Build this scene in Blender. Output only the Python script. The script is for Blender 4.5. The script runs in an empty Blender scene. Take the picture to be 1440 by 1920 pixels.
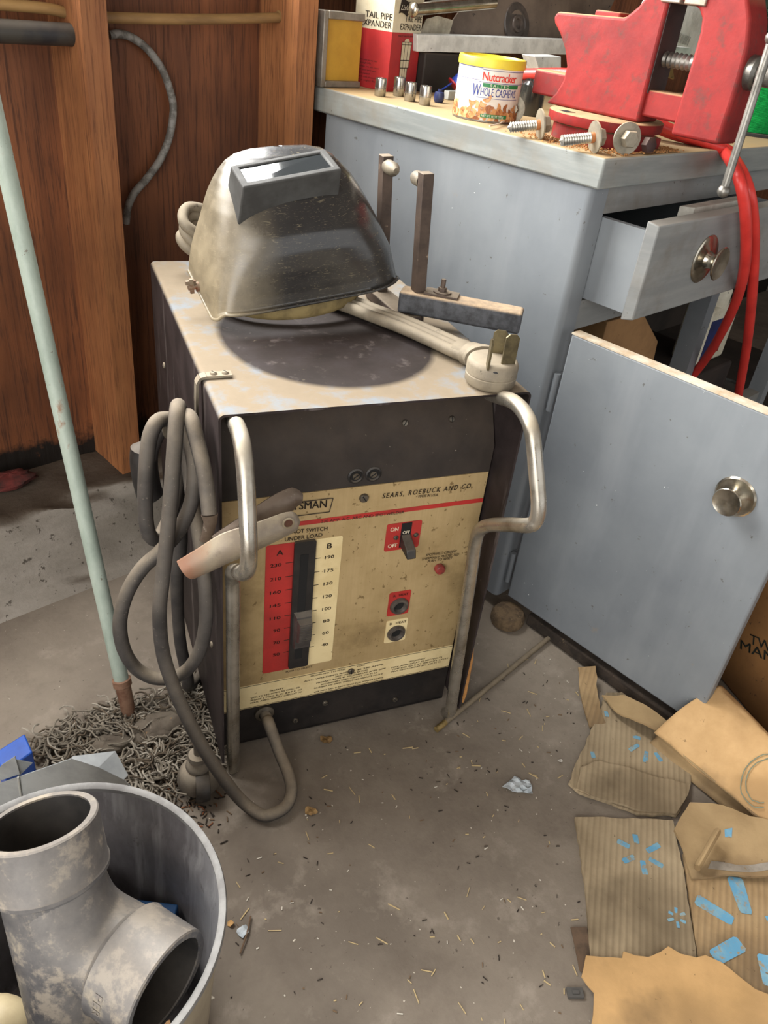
import bpy, bmesh, math, random
from math import sin, cos, pi, radians, sqrt, atan2
from mathutils import Vector, Matrix
random.seed(7)
SC = bpy.context.scene
COL = SC.collection

# ------------------------------------------------------------------ frames (all metres)
def frame(ox, oy, oz, deg):
    return Matrix.Translation((ox, oy, oz)) @ Matrix.Rotation(radians(deg), 4, 'Z')
FR = {'G': Matrix.Identity(4),
      'W': frame(-.16367, .71811, 0, 25.2),      # welder: x along its front, y to its back
      'B': frame(.23229, 1.14850, 0, 46.903),    # bench and back wall: x along the wall, y to the wall
      'H': frame(-.22946, .92520, .57, 34.76) @ Matrix.Rotation(radians(3.89), 4, 'X') @ Matrix.Rotation(radians(-5), 4, 'Y') @ Matrix.Scale(.95021, 4)}    # helmet: tipped, its right edge up on the tongs

# ------------------------------------------------------------------ mesh builder
def V(*a): return Vector(a[0]) if len(a) == 1 else Vector(a)
def basis(axis):
    w = Vector(axis).normalized()
    t = Vector((0, 0, 1)) if abs(w.z) < .9 else Vector((1, 0, 0))
    u = t.cross(w).normalized(); v = w.cross(u)
    return u, v, w
def catmull(pts, n=6, closed=False):
    P = [Vector(p) for p in pts]
    if len(P) < 3: return P
    out = []
    m = len(P)
    rng = range(m if closed else m - 1)
    for i in rng:
        if closed: a, b, c, d = P[(i-1) % m], P[i], P[(i+1) % m], P[(i+2) % m]
        else:
            b, c = P[i], P[i+1]
            a = P[i-1] if i > 0 else b*2 - c
            d = P[i+2] if i+2 < m else c*2 - b
        for k in range(n):
            t = k/n; t2 = t*t; t3 = t2*t
            out.append(.5*((2*b) + (c-a)*t + (2*a-5*b+4*c-d)*t2 + (3*b-a-3*c+d)*t3))
    if not closed: out.append(P[-1])
    return out

class MB:
    def __init__(s): s.v = []; s.f = []; s.mi = []; s.cur = 0
    def add(s, vs, fs):
        o = len(s.v); s.v += [Vector(p) for p in vs]
        for f in fs: s.f.append([o+i for i in f]); s.mi.append(s.cur)
        return s
    def slot(s, i): s.cur = i; return s
    def box(s, x0, x1, y0, y1, z0, z1):
        vs = [(x, y, z) for x in (x0, x1) for y in (y0, y1) for z in (z0, z1)]
        return s.add(vs, [(0,1,3,2),(4,6,7,5),(0,4,5,1),(2,3,7,6),(0,2,6,4),(1,5,7,3)])
    def obox(s, c, size, R=None, axis=None, roll=0):
        if R is None:
            u, v, w = basis(axis or (0,0,1)); R = Matrix((u, v, w)).transposed() @ Matrix.Rotation(roll, 3, 'Z')
        c = Vector(c); h = [q/2 for q in size]
        vs = [c + R @ Vector((a*h[0], b*h[1], d*h[2])) for a in (-1,1) for b in (-1,1) for d in (-1,1)]
        return s.add(vs, [(0,1,3,2),(4,6,7,5),(0,4,5,1),(2,3,7,6),(0,2,6,4),(1,5,7,3)])
    def hexa(s, bot, top):
        return s.add(list(bot)+list(top), [(3,2,1,0),(4,5,6,7),(0,1,5,4),(1,2,6,5),(2,3,7,6),(3,0,4,7)])
    def prism(s, poly, axis, a0, a1):
        def pt(p, a):
            return {'x': (a, p[0], p[1]), 'y': (p[0], a, p[1]), 'z': (p[0], p[1], a)}[axis]
        n = len(poly); vs = [pt(p, a0) for p in poly] + [pt(p, a1) for p in poly]
        fs = [list(range(n))[::-1], list(range(n, 2*n))] + [(i, (i+1) % n, n+(i+1) % n, n+i) for i in range(n)]
        return s.add(vs, fs)
    def extrude(s, poly3, d):
        n = len(poly3); d = Vector(d); P = [Vector(p) for p in poly3]
        return s.add(P + [p+d for p in P], [list(range(n))[::-1], list(range(n, 2*n))] + [(i, (i+1) % n, n+(i+1) % n, n+i) for i in range(n)])
    def tube(s, path, r, n=12, caps=True, closed=False, sq=None, up=None):
        P = [Vector(p) for p in path]; m = len(P)
        R = r if isinstance(r, (list, tuple)) else [r]*m
        T = []
        for i in range(m):
            a = P[(i-1) % m] if (closed or i > 0) else P[i]
            b = P[(i+1) % m] if (closed or i < m-1) else P[i]
            T.append((b-a).normalized())
        u = basis(T[0])[0] if up is None else (Vector(up) - T[0]*Vector(up).dot(T[0])).normalized()
        vs = []
        for i in range(m):
            if i > 0:
                q = T[i-1].rotation_difference(T[i]); u = q @ u
                u = (u - T[i]*u.dot(T[i])).normalized()
            w = T[i].cross(u)
            for k in range(n):
                a = 2*pi*k/n + (pi/n if sq else 0)
                e = (sq or (1, 1))
                vs.append(P[i] + u*(R[i]*e[0]*cos(a)) + w*(R[i]*e[1]*sin(a)))
        fs = []
        for i in range(m if closed else m-1):
            j = (i+1) % m
            for k in range(n): fs.append((i*n+k, i*n+(k+1) % n, j*n+(k+1) % n, j*n+k))
        if caps and not closed: fs += [list(range(n))[::-1], [(m-1)*n+k for k in range(n)]]
        return s.add(vs, fs)
    def lathe(s, prof, c=(0,0,0), axis=(0,0,1), n=32, caps=True, sx=1, sy=1, uv=None):
        u, v, w = uv or basis(axis); c = Vector(c); vs = []; fs = []; m = len(prof)
        for r, h in prof:
            for k in range(n):
                a = 2*pi*k/n
                vs.append(c + w*h + u*(r*sx*cos(a)) + v*(r*sy*sin(a)))
        for i in range(m-1):
            for k in range(n): fs.append((i*n+k, i*n+(k+1) % n, (i+1)*n+(k+1) % n, (i+1)*n+k))
        if caps: fs += [list(range(n))[::-1], [(m-1)*n+k for k in range(n)]]
        return s.add(vs, fs)
    def cyl(s, a, b, r, n=24, r2=None):
        a = Vector(a); b = Vector(b)
        return s.lathe([(r, 0), (r if r2 is None else r2, (b-a).length)], a, b-a, n)
    def ball(s, c, r, sx=1, sy=1, sz=1, nu=20, nv=12, rot=None, jit=0):
        vs = []; fs = []; rot = rot or Matrix.Identity(3)
        for i in range(nv+1):
            t = pi*i/nv
            for k in range(nu):
                a = 2*pi*k/nu; q = r*(1+random.uniform(-jit, jit))
                vs.append(Vector(c) + rot @ Vector((q*sx*sin(t)*cos(a), q*sy*sin(t)*sin(a), q*sz*cos(t))))
        for i in range(nv):
            for k in range(nu): fs.append((i*nu+k, (i+1)*nu+k, (i+1)*nu+(k+1) % nu, i*nu+(k+1) % nu))
        return s.add(vs, fs)
    def grid(s, fn, nu, nv, wrap=False):
        vs = [fn(i/nu, j/nv) for j in range(nv+1) for i in range(nu+1)]
        fs = [(j*(nu+1)+i, j*(nu+1)+i+1, (j+1)*(nu+1)+i+1, (j+1)*(nu+1)+i) for j in range(nv) for i in range(nu)]
        return s.add(vs, fs)
    def text(s, t, o, right, up, h=None, w=None, shear=0, anchor='l', fn=None, bold=0, spacing=1):
        """lettering laid on a surface: o is the lower left (or centre) point, h the cap height, w the line's width"""
        vs, fs, (x0, x1, y1) = glyphs(t, shear, bold, spacing)
        sy = h/y1; sx = (w/(x1-x0)) if w else sy
        W = sx*(x1-x0); off = {'l': 0, 'c': -W/2, 'r': -W}[anchor]
        r = Vector(right).normalized(); u = Vector(up).normalized(); o = Vector(o)
        if fn: return s.add([fn(((p.x-x0)*sx+off, p.y*sy)) for p in vs], fs)
        return s.add([o + r*((p.x-x0)*sx+off) + u*(p.y*sy) for p in vs], fs)

_gl = {}
def glyphs(t, shear, bold, spacing):
    key = (t, shear, bold, spacing)
    if key in _gl: return _gl[key]
    cu = bpy.data.curves.new('letters', 'FONT'); cu.body = t; cu.size = 1; cu.shear = shear; cu.offset = 0
    cu.resolution_u = 3; cu.space_character = spacing
    ob = bpy.data.objects.new('letters', cu); COL.objects.link(ob)
    bpy.context.view_layer.update()
    me = bpy.data.meshes.new_from_object(ob)
    vs = [v.co.copy() for v in me.vertices]; fs = [list(p.vertices) for p in me.polygons]
    bpy.data.objects.remove(ob); bpy.data.curves.remove(cu); bpy.data.meshes.remove(me)
    cap = .69
    if bold:      # thicker strokes: the same outlines laid again a hair to either side
        d = min(bold, .02)*.75+.006; n = len(vs)
        vs = vs + [v + Vector((d, 0, 0)) for v in vs] + [v + Vector((-d, 0, 0)) for v in vs]
        fs = fs + [[i+n for i in f] for f in fs] + [[i+2*n for i in f] for f in fs]
    r = (vs, fs, (min(v.x for v in vs), max(v.x for v in vs), cap)); _gl[key] = r
    return r

def mesh_of(name, mb, mats, off=(0,0,0), smooth=40, recalc=True):
    me = bpy.data.meshes.new(name); off = Vector(off)
    me.from_pydata([tuple(p-off) for p in mb.v], [], [tuple(f) for f in mb.f])
    mats = mats if isinstance(mats, (list, tuple)) else [mats]
    for m in mats: me.materials.append(m)
    if len(mats) > 1:
        for p, i in zip(me.polygons, mb.mi): p.material_index = i
    if recalc:
        bm = bmesh.new(); bm.from_mesh(me); bmesh.ops.recalc_face_normals(bm, faces=bm.faces); bm.to_mesh(me); bm.free()
    if smooth:
        me.polygons.foreach_set('use_smooth', [True]*len(me.polygons)); me.set_sharp_from_angle(angle=radians(smooth))
    me.update()
    return me

def tag(o, label=None, cat=None, group=None, kind=None):
    if label: o['label'] = label
    if cat: o['category'] = cat
    if group: o['group'] = group
    if kind: o['kind'] = kind
    return o
def bev(o, w, seg=2, ang=40):
    m = o.modifiers.new('edge', 'BEVEL'); m.width = w; m.segments = seg; m.limit_method = 'ANGLE'; m.angle_limit = radians(ang)
    m.harden_normals = False
    return o
def solid(o, t, off=-1):
    m = o.modifiers.new('thick', 'SOLIDIFY'); m.thickness = t; m.offset = off; return o
def subd(o, n=1):
    m = o.modifiers.new('sub', 'SUBSURF'); m.levels = n; m.render_levels = n; return o
def place(o, fr, loc):
    o.matrix_world = FR[fr] @ Matrix.Translation(loc)
class Thing:
    """an Empty at the thing's base; parts come in the coordinates of the frame fr"""
    def __init__(s, name, label, cat, fr, loc, group=None):
        s.o = bpy.data.objects.new(name, None); COL.objects.link(s.o); s.o.empty_display_size = .05
        s.fr = fr; s.loc = Vector(loc); place(s.o, fr, loc); tag(s.o, label, cat, group)
    def part(s, name, mb, mats, parent=None, label=None, **k):
        o = bpy.data.objects.new(name, mesh_of(name, mb, mats, s.loc, **k)); COL.objects.link(o)
        o.parent = parent or s.o
        if label: o['label'] = label
        return o
def single(name, mb, mats, label, cat, fr='G', loc=(0,0,0), group=None, kind=None, **k):
    o = bpy.data.objects.new(name, mesh_of(name, mb, mats, loc, **k)); COL.objects.link(o); place(o, fr, loc)
    return tag(o, label, cat, group, kind)
def struct(name, mb, mats, fr='B', loc=(0,0,0), **k):
    o = bpy.data.objects.new(name, mesh_of(name, mb, mats, loc, **k)); COL.objects.link(o); place(o, fr, loc)
    return tag(o, kind='structure')

# ------------------------------------------------------------------ materials
def srgb(h):
    if isinstance(h, str):
        h = h.lstrip('#'); h = [int(h[i:i+2], 16)/255 for i in (0, 2, 4)]
    return tuple(c/12.92 if c <= .04045 else ((c+.055)/1.055)**2.4 for c in h) + (1,)
class NT:
    def __init__(s, name):
        s.m = bpy.data.materials.new(name); s.m.use_nodes = True; s.t = s.m.node_tree; s.t.nodes.clear()
        s.out = s.n('ShaderNodeOutputMaterial'); s.p = s.n('ShaderNodeBsdfPrincipled'); s.l(s.p.outputs[0], s.out.inputs[0])
        s.tc = s.n('ShaderNodeTexCoord')
    def n(s, typ, **k):
        nd = s.t.nodes.new(typ)
        for a, b in k.items(): setattr(nd, a, b)
        return nd
    def l(s, a, b): s.t.links.new(a, b)
    def coord(s, stretch=(1,1,1), rot=(0,0,0)):
        mp = s.n('ShaderNodeMapping'); mp.inputs['Scale'].default_value = stretch; mp.inputs['Rotation'].default_value = rot
        s.l(s.tc.outputs['Object'], mp.inputs[0]); return mp.outputs[0]
    def noise(s, scale, detail=5, rough=.6, co=None, dist=0):
        nd = s.n('ShaderNodeTexNoise'); nd.inputs['Scale'].default_value = scale; nd.inputs['Detail'].default_value = detail
        nd.inputs['Roughness'].default_value = rough; nd.inputs['Distortion'].default_value = dist
        s.l(co or s.tc.outputs['Object'], nd.inputs['Vector']); return nd.outputs['Fac']
    def ramp(s, fac, a, b, ca=0, cb=1):
        r = s.n('ShaderNodeMapRange'); r.inputs['From Min'].default_value = a; r.inputs['From Max'].default_value = b
        r.inputs['To Min'].default_value = ca; r.inputs['To Max'].default_value = cb; r.clamp = True
        s.l(fac, r.inputs['Value']); return r.outputs[0]
    def mix(s, fac, a, b):
        m = s.n('ShaderNodeMix', data_type='RGBA')
        if isinstance(fac, (int, float)): m.inputs[0].default_value = fac
        else: s.l(fac, m.inputs[0])
        for i, c in ((6, a), (7, b)):
            if isinstance(c, (str, tuple)): m.inputs[i].default_value = srgb(c) if isinstance(c, str) else c
            else: s.l(c, m.inputs[i])
        return m.outputs[2]
    def math(s, op, a, b=None):
        m = s.n('ShaderNodeMath', operation=op)
        for i, c in enumerate((a, b)):
            if c is None: continue
            if isinstance(c, (int, float)): m.inputs[i].default_value = c
            else: s.l(c, m.inputs[i])
        return m.outputs[0]
    def up(s):
        g = s.n('ShaderNodeNewGeometry'); x = s.n('ShaderNodeSeparateXYZ'); s.l(g.outputs['Normal'], x.inputs[0]); return x.outputs[2]
    def xyz(s):
        x = s.n('ShaderNodeSeparateXYZ'); s.l(s.tc.outputs['Object'], x.inputs[0]); return x.outputs
    def col(s, c):
        if isinstance(c, str): s.p.inputs['Base Color'].default_value = srgb(c)
        else: s.l(c, s.p.inputs['Base Color'])
    def setr(s, rough=None, metal=None, spec=None):
        for k, v in (('Roughness', rough), ('Metallic', metal), ('Specular IOR Level', spec)):
            if v is None: continue
            if isinstance(v, (int, float)): s.p.inputs[k].default_value = v
            else: s.l(v, s.p.inputs[k])
    def bump(s, h, strength=.3, dist=.002):
        b = s.n('ShaderNodeBump'); b.inputs['Strength'].default_value = strength; b.inputs['Distance'].default_value = dist
        s.l(h, b.inputs['Height']); s.l(b.outputs[0], s.p.inputs['Normal'])

_pm = {}
def pm(name, c, alt=None, scale=12, lo=.42, hi=.62, speck=None, sscale=90, slo=.66, shi=.7, dust=None, dlo=.2, dhi=.8, damt=.8,
       rough=.6, metal=0, bump=0, bscale=80, bdist=.002, stretch=(1,1,1), spec=None, rvar=0):
    """painted / worn surface: base colour, large patches of alt, small flecks, dust lying on faces that look up"""
    if name in _pm: return _pm[name]
    t = NT(name); co = t.coord(stretch); col = c
    if alt: col = t.mix(t.ramp(t.noise(scale, 6, .65, co), lo, hi), col, alt)
    if speck: col = t.mix(t.ramp(t.noise(sscale, 3, .7, co), slo, shi), col, speck)
    rr = rough
    if rvar: rr = t.ramp(t.noise(scale*2.3, 5, .6, co), .3, .7, max(.02, rough-rvar), min(1, rough+rvar))
    if dust:
        f = t.math('MULTIPLY', t.ramp(t.up(), dlo, dhi), t.ramp(t.noise(scale*1.7, 6, .7), .3, .6, damt*.55, damt))
        col = t.mix(f, col, dust)
        if metal:
            m = t.math('MULTIPLY', t.math('SUBTRACT', 1, f), metal); t.setr(metal=m)
        mr = t.n('ShaderNodeMix', data_type='FLOAT'); t.l(f, mr.inputs[0]); mr.inputs[3].default_value = .95
        if isinstance(rr, (int, float)): mr.inputs[2].default_value = rr
        else: t.l(rr, mr.inputs[2])
        rr = mr.outputs[0]
    elif metal: t.setr(metal=metal)
    t.col(col); t.setr(rough=rr, spec=spec)
    if bump: t.bump(t.noise(bscale, 5, .6, co), bump, bdist)
    _pm[name] = t.m
    return t.m

# ------------------------------------------------------------------ the place's materials
def wood_ply(name, a, b, c, scale=1.0):
    t = NT(name); co = t.coord((14*scale, 14*scale, .9*scale))
    n = t.noise(1.6, 8, .62, co, 1.2); n2 = t.noise(5, 6, .7, t.coord((40*scale, 40*scale, 1.6*scale)), .4); n3 = t.noise(2.2, 4, .6)
    col = t.mix(t.ramp(n, .38, .66), a, b); col = t.mix(t.ramp(n2, .5, .62, 0, .7), col, c)
    col = t.mix(t.ramp(n3, .46, .66, 0, .6), col, c)
    t.col(col); t.setr(rough=t.ramp(n2, .3, .7, .45, .75), spec=.35); t.bump(n2, .25, .002)
    return t
PLY = wood_ply('old varnished plywood', '#855233', '#683e27', '#3a251b')
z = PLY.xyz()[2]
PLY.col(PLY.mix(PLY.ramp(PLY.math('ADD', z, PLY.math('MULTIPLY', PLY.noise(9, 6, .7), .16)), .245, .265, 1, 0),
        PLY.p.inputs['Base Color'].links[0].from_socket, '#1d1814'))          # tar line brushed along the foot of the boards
PLY = PLY.m
STUD = wood_ply('rough sawn stud', '#a87046', '#8f5a37', '#5b3824', 1.3).m
CONC = NT('dusty concrete floor')
n1 = CONC.noise(2.1, 8, .62); n2 = CONC.noise(9, 7, .68); n3 = CONC.noise(110, 3, .6); n4 = CONC.noise(38, 4, .7)
c = CONC.mix(CONC.ramp(n1, .38, .62), '#6c6359', '#8a8073'); c = CONC.mix(CONC.ramp(n2, .5, .72, 0, .55), c, '#5b5148')
c = CONC.mix(CONC.ramp(n2, .3, .45, .6, 0), c, '#a1978a'); c = CONC.mix(CONC.ramp(n3, .68, .72, 0, .55), c, '#2c251f')
c = CONC.mix(CONC.ramp(n4, .70, .74, 0, .6), c, '#39302a'); c = CONC.mix(CONC.ramp(CONC.noise(150, 2, .5), .735, .75, 0, .9), c, '#c9c2b2')
CONC.col(c); CONC.setr(rough=.92, spec=.2); CONC.bump(CONC.math('ADD', n2, CONC.math('MULTIPLY', n3, .3)), .35, .004); CONC = CONC.m
CURB = NT('old poured curb')
n1 = CURB.noise(5, 8, .68, CURB.coord((.5, 1, 1.3))); n2 = CURB.noise(70, 3, .7)
c = CURB.mix(CURB.ramp(n1, .36, .62), '#9d968d', '#7e776d'); c = CURB.mix(CURB.ramp(n2, .62, .68, 0, .8), c, '#3b342d')
c = CURB.mix(CURB.math('MULTIPLY', CURB.ramp(CURB.up(), .75, .97), CURB.ramp(n1, .3, .55, .8, 1)), c, '#51463b')
CURB.col(c); CURB.setr(rough=.95, spec=.2); CURB.bump(CURB.math('ADD', n1, CURB.math('MULTIPLY', n2, .3)), .6, .008); CURB = CURB.m
PLASTER = pm('dull roof boards', '#8a8178', '#746b62', 3, rough=.9)

# ------------------------------------------------------------------ the shed
XL, XR, YF, ZC = -2.3, 2.7, -2.9, 2.35
b = MB(); b.box(XL, XR, YF, .86, -.12, 0); struct('floor', b, CONC, smooth=0)
WX0, WX1, WZ0, WZ1 = -1.55, .34, .985, 1.86            # the window in the back wall, above the frame of the photograph
b = MB()
b.box(XL, WX0, .70, .72, .13, ZC); b.box(WX1, XR, .70, .72, .13, ZC); b.box(WX0, WX1, .70, .72, .13, WZ0); b.box(WX0, WX1, .70, .72, WZ1, ZC)
b.box(.0, XR, .70, .72, 0, .13); struct('wall_back', b, PLY, smooth=0)
b = MB(); b.box(XL-.04, XL, YF, -1.9, 0, ZC); b.box(XL-.04, XL, -.1, .86, 0, ZC); b.box(XL-.04, XL, -1.9, -.1, 2.12, ZC); struct('wall_left', b, PLASTER, smooth=0)
b = MB(); b.box(XR, XR+.04, YF, .86, 0, ZC); struct('wall_right', b, PLASTER, smooth=0)
b = MB(); b.box(XL, XR, YF, .86, ZC, ZC+.05); struct('ceiling', b, PLASTER, smooth=0)
b = MB(); b.box(XL, -1.9, YF-.04, YF, 0, ZC); b.box(2.4, XR, YF-.04, YF, 0, ZC); b.box(-1.9, 2.4, YF-.04, YF, 2.12, ZC); struct('wall_front', b, PLASTER, smooth=0)
# curb under the wall, its top buried in dirt
def curb_fn(u, v):
    x = XL + (0.0-XL)*u
    prof = [(.485, 0), (.512, .022), (.525, .06), (.534, .10), (.545, .13), (.575, .1395), (.64, .1405), (.70, .141)]
    q = v*(len(prof)-1); i = min(int(q), len(prof)-2); t = q-i
    y = prof[i][0]*(1-t)+prof[i+1][0]*t; z = prof[i][1]*(1-t)+prof[i+1][1]*t
    k = min(1, v*6) * (1 if v < .75 else .25)
    return Vector((x, y + .010*k*sin(x*9+3*sin(x*4)+v*5) + .004*k*sin(x*47+v*19), z + .004*k*sin(x*31+v*23) + .003*k*sin(x*73+v*11)))
b = MB(); b.grid(curb_fn, 220, 21); struct('trim_3', b, CURB, smooth=70)
# studs; the first is bored through for the pipe and the rod
for i, (x0, x1) in enumerate([(-.43, -.392), (-.058, -.018), (-.80, -.762), (-1.17, -1.132), (-1.56, -1.522)]):
    b = MB(); b.box(x0, x1, .592, .70, .1405, WZ0-.05 if i < 4 else ZC)
    struct('trim_%d' % (i+4 if i > 1 else i+1), b, STUD, smooth=0)
# window: frame, mullions, one pane
WINP = pm('white window paint', '#c9c5bb', '#aaa498', 9, rough=.5)
GL = NT('window glass'); tr = GL.n('ShaderNodeBsdfTransparent'); gl = GL.n('ShaderNodeBsdfGlossy'); gl.inputs['Roughness'].default_value = .02
mx = GL.n('ShaderNodeMixShader'); mx.inputs[0].default_value = .06; GL.l(tr.outputs[0], mx.inputs[1]); GL.l(gl.outputs[0], mx.inputs[2]); GL.l(mx.outputs[0], GL.out.inputs[0]); GL = GL.m
b = MB()
for x in (WX0-.03, -.98, -.39, WX1-.02): b.box(x, x+.05, .66, .715, WZ0-.05, WZ1+.05)
b.box(WX0-.03, WX1+.03, .64, .715, WZ0-.05, WZ0); b.box(WX0-.03, WX1+.03, .66, .715, WZ1, WZ1+.05)
w = struct('window_1', b, WINP, smooth=0)
b = MB(); b.box(WX0, WX1, .703, .706, WZ0, WZ1)
g = bpy.data.objects.new('pane', mesh_of('pane', b, GL, smooth=0)); COL.objects.link(g); g.parent = w

# ------------------------------------------------------------------ daylight, fill lamps and camera
def area(name, fr, loc, target, sx, sy, power, col=(1, 1, 1)):
    l = bpy.data.lights.new(name, 'AREA'); l.shape = 'RECTANGLE'; l.size = sx; l.size_y = sy; l.energy = power; l.color = col
    o = bpy.data.objects.new(name, l); COL.objects.link(o)
    p = FR[fr] @ Vector(loc); q = FR[fr] @ Vector(target)
    d = (q-p).normalized(); up = Vector((0, 0, 1)); x = d.cross(up).normalized(); y = x.cross(d)
    o.matrix_world = Matrix.Translation(p) @ Matrix((x, y, -d)).transposed().to_4x4()
    return o
area('window daylight', 'B', (-.73, .80, 1.45), (-.74, -.4, 1.10), 1.5, .9, 142, (1.0, .985, .96))
area('left side fill', 'B', (-2.24, -1.0, 1.10), (0, -.25, .55), 1.7, 2.0, 56, (1.0, .97, .93))  # added fill from the left; the wall gap beside it is made up
area('front opening fill', 'B', (.25, -2.80, 1.15), (.25, 0, .9), 4.0, 1.9, 15, (1.0, .97, .93))  # weak fill lamp added in the open front
wd = bpy.data.worlds.new('sky'); SC.world = wd; wd.use_nodes = True
wd.node_tree.nodes['Background'].inputs[0].default_value = (.93, .96, 1, 1); wd.node_tree.nodes['Background'].inputs[1].default_value = .8

cam = bpy.data.cameras.new('camera'); co = bpy.data.objects.new('camera', cam); COL.objects.link(co)
cam.sensor_fit = 'VERTICAL'; cam.sensor_height = 24; cam.sensor_width = 18; cam.lens = 1482.86/1920*24; cam.clip_start = .02
pt, rl = radians(33.479), radians(7.2026)
r0 = Vector((1, 0, 0)); u0 = Vector((0, sin(pt), cos(pt))); f = Vector((0, cos(pt), -sin(pt)))
r = r0*cos(rl) + u0*sin(rl); u = u0*cos(rl) - r0*sin(rl)
co.matrix_world = Matrix.Translation((0, 0, .95)) @ Matrix((r, u, -f)).transposed().to_4x4()
SC.camera = co
vs = SC.view_settings; vs.view_transform = 'Standard'; vs.look = 'None'; vs.gamma = 1; vs.use_curve_mapping = False; vs.exposure = -0.1
SC.cycles.max_bounces = 8; SC.cycles.sample_clamp_indirect = 6

# ------------------------------------------------------------------ things on the wall
ROD = pm('old wooden rod', '#a07d4c', '#7d5f3a', 20, lo=.4, hi=.6, rough=.6, stretch=(.2, 1, 1))
b = MB(); b.tube(catmull([(-1.0,.645,.868)] + [(-0.5165,0.645,0.8751),(-0.422,0.645,0.8705),(-0.3623,0.645,0.8688),(-0.2058,0.645,0.8756),(-0.0339,0.645,0.8883)] + [(-.060,.645,.889)], 5), .0075, 14)
single('wooden_rod', b, ROD, 'thin yellow wooden rod running along the plywood wall through the front stud', 'rod', 'B', (-.4, .645, .87))
b = MB(); b.cyl((-1.1,.63,.845), (-0.4218,0.63,0.8456), .0145, 24)
single('black_pipe', b, pm('black pipe', '#232224', '#39352f', 18, rough=.5, dust='#6d6257', damt=.5), 'black pipe end stuck into the side of the tall wall stud', 'pipe', 'B', (-.6, .63, .84))
b = MB(); b.tube(catmull([(-0.3443,0.685,0.8434),(-0.3267,0.685,0.8456),(-0.305,0.685,0.8409),(-0.2806,0.685,0.826),(-0.2578,0.685,0.7999),(-0.2449,0.685,0.7694),(-0.2403,0.685,0.7417),(-0.2493,0.685,0.7012),(-0.2694,0.685,0.6643),(-0.2961,0.685,0.6358),(-0.3204,0.685,0.6141),(-0.3338,0.685,0.5926),(-0.3399,0.685,0.565)], 6), .0062, 12)
single('grey_conduit', b, pm('grey armoured cable', '#8c8a84', '#65625c', 60, lo=.45, hi=.55, speck='#3e3a36', rough=.5, bump=.4, bscale=220), 'grey bent conduit looping out from behind the stud on the plywood', 'conduit', 'B', (-.28, .685, .7))
b = MB(); b.ball((-0.6095,0.6584,0.155), .03, 1.5, .8, .45, jit=.18)
single('red_rag', b, pm('dirty red rag', '#6b2c27', '#3d221e', 30, rough=.95, bump=.6, bscale=90), 'dirty dark red rag lump lying on the dirt of the curb', 'rag', 'B', tuple((-0.6061,0.6722,0.141)), smooth=60)

# ================================================================== the arc welder
DUST = '#897c69'
SH = NT('welder cover paint')       # dark brown enamel, furry with dust on top except inside an oval
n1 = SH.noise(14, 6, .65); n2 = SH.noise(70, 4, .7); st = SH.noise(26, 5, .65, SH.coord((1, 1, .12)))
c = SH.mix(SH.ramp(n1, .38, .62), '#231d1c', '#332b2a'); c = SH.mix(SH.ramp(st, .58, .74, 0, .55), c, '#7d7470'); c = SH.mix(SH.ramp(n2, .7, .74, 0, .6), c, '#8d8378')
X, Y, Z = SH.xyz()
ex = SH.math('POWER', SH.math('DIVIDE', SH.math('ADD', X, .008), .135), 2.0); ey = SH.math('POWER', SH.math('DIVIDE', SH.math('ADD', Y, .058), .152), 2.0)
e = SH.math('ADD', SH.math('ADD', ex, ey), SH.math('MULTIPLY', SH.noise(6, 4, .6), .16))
oval = SH.ramp(e, 1.02, 1.16)      # 0 inside the oval, where the dust colour is left out
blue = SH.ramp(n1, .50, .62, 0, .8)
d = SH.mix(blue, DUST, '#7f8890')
f = SH.math('MULTIPLY', SH.math('MULTIPLY', SH.ramp(SH.up(), .3, .85), oval), SH.ramp(n1, .2, .5, .8, .97))
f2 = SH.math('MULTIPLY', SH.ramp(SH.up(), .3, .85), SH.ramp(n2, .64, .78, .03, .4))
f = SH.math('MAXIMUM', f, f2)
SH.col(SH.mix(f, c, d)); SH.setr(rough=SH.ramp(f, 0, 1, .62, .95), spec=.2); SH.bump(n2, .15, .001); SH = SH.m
BLK = pm('black panel enamel', '#1b1817', '#2a2522', 16, speck='#8b8073', sscale=160, slo=.72, shi=.74, dust='#57493c', dlo=.12, dhi=.55, damt=.8, rough=.62, rvar=.1, spec=.3)
BLK2 = pm('black plastic', '#1d1b1a', '#2b2826', 30, dust='#6f6558', damt=.55, rough=.45)
TUBE = pm('plated steel tube', '#b4aea2', '#857d6f', 20, lo=.45, hi=.7, speck='#5c4a38', sscale=160, slo=.7, shi=.74, dust='#a2967f', dlo=.3, damt=.7, rough=.3, metal=.85, rvar=.1)
TUBEG = pm('grey painted tube', '#8d897d', '#6e6a5f', 25, speck='#4b4238', sscale=140, rough=.5, metal=.25, dust='#8d8069', damt=.5)
GOLD = NT('brushed gold face plate')
n1 = GOLD.noise(9, 6, .68); n2 = GOLD.noise(90, 3, .7, GOLD.coord((1, 1, 1))); br = GOLD.noise(300, 3, .6, GOLD.coord((1, 1, .03)))
c = GOLD.mix(GOLD.ramp(n1, .38, .66), '#b59d73', '#a0885f'); c = GOLD.mix(GOLD.ramp(br, .3, .7, 0, .22), c, '#93804f')
c = GOLD.mix(GOLD.ramp(n1, .55, .70, 0, .75), c, '#84704e'); c = GOLD.mix(GOLD.ramp(n2, .64, .68, 0, .75), c, '#65502f')
GOLD.col(c); GOLD.setr(rough=.52, metal=.25, spec=.4); GOLD = GOLD.m
CREAM = pm('cream print', '#d9c697', '#c9b484', 14, speck='#8a7350', sscale=120, slo=.70, shi=.73, rough=.55)
REDP = pm('red print', '#a82b26', '#8f2823', 14, speck='#5d2a1d', sscale=120, slo=.71, shi=.74, rough=.5)
INK = pm('black ink', '#2a2119', rough=.6); INKW = pm('cream ink', '#efe3c6', rough=.6)
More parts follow.
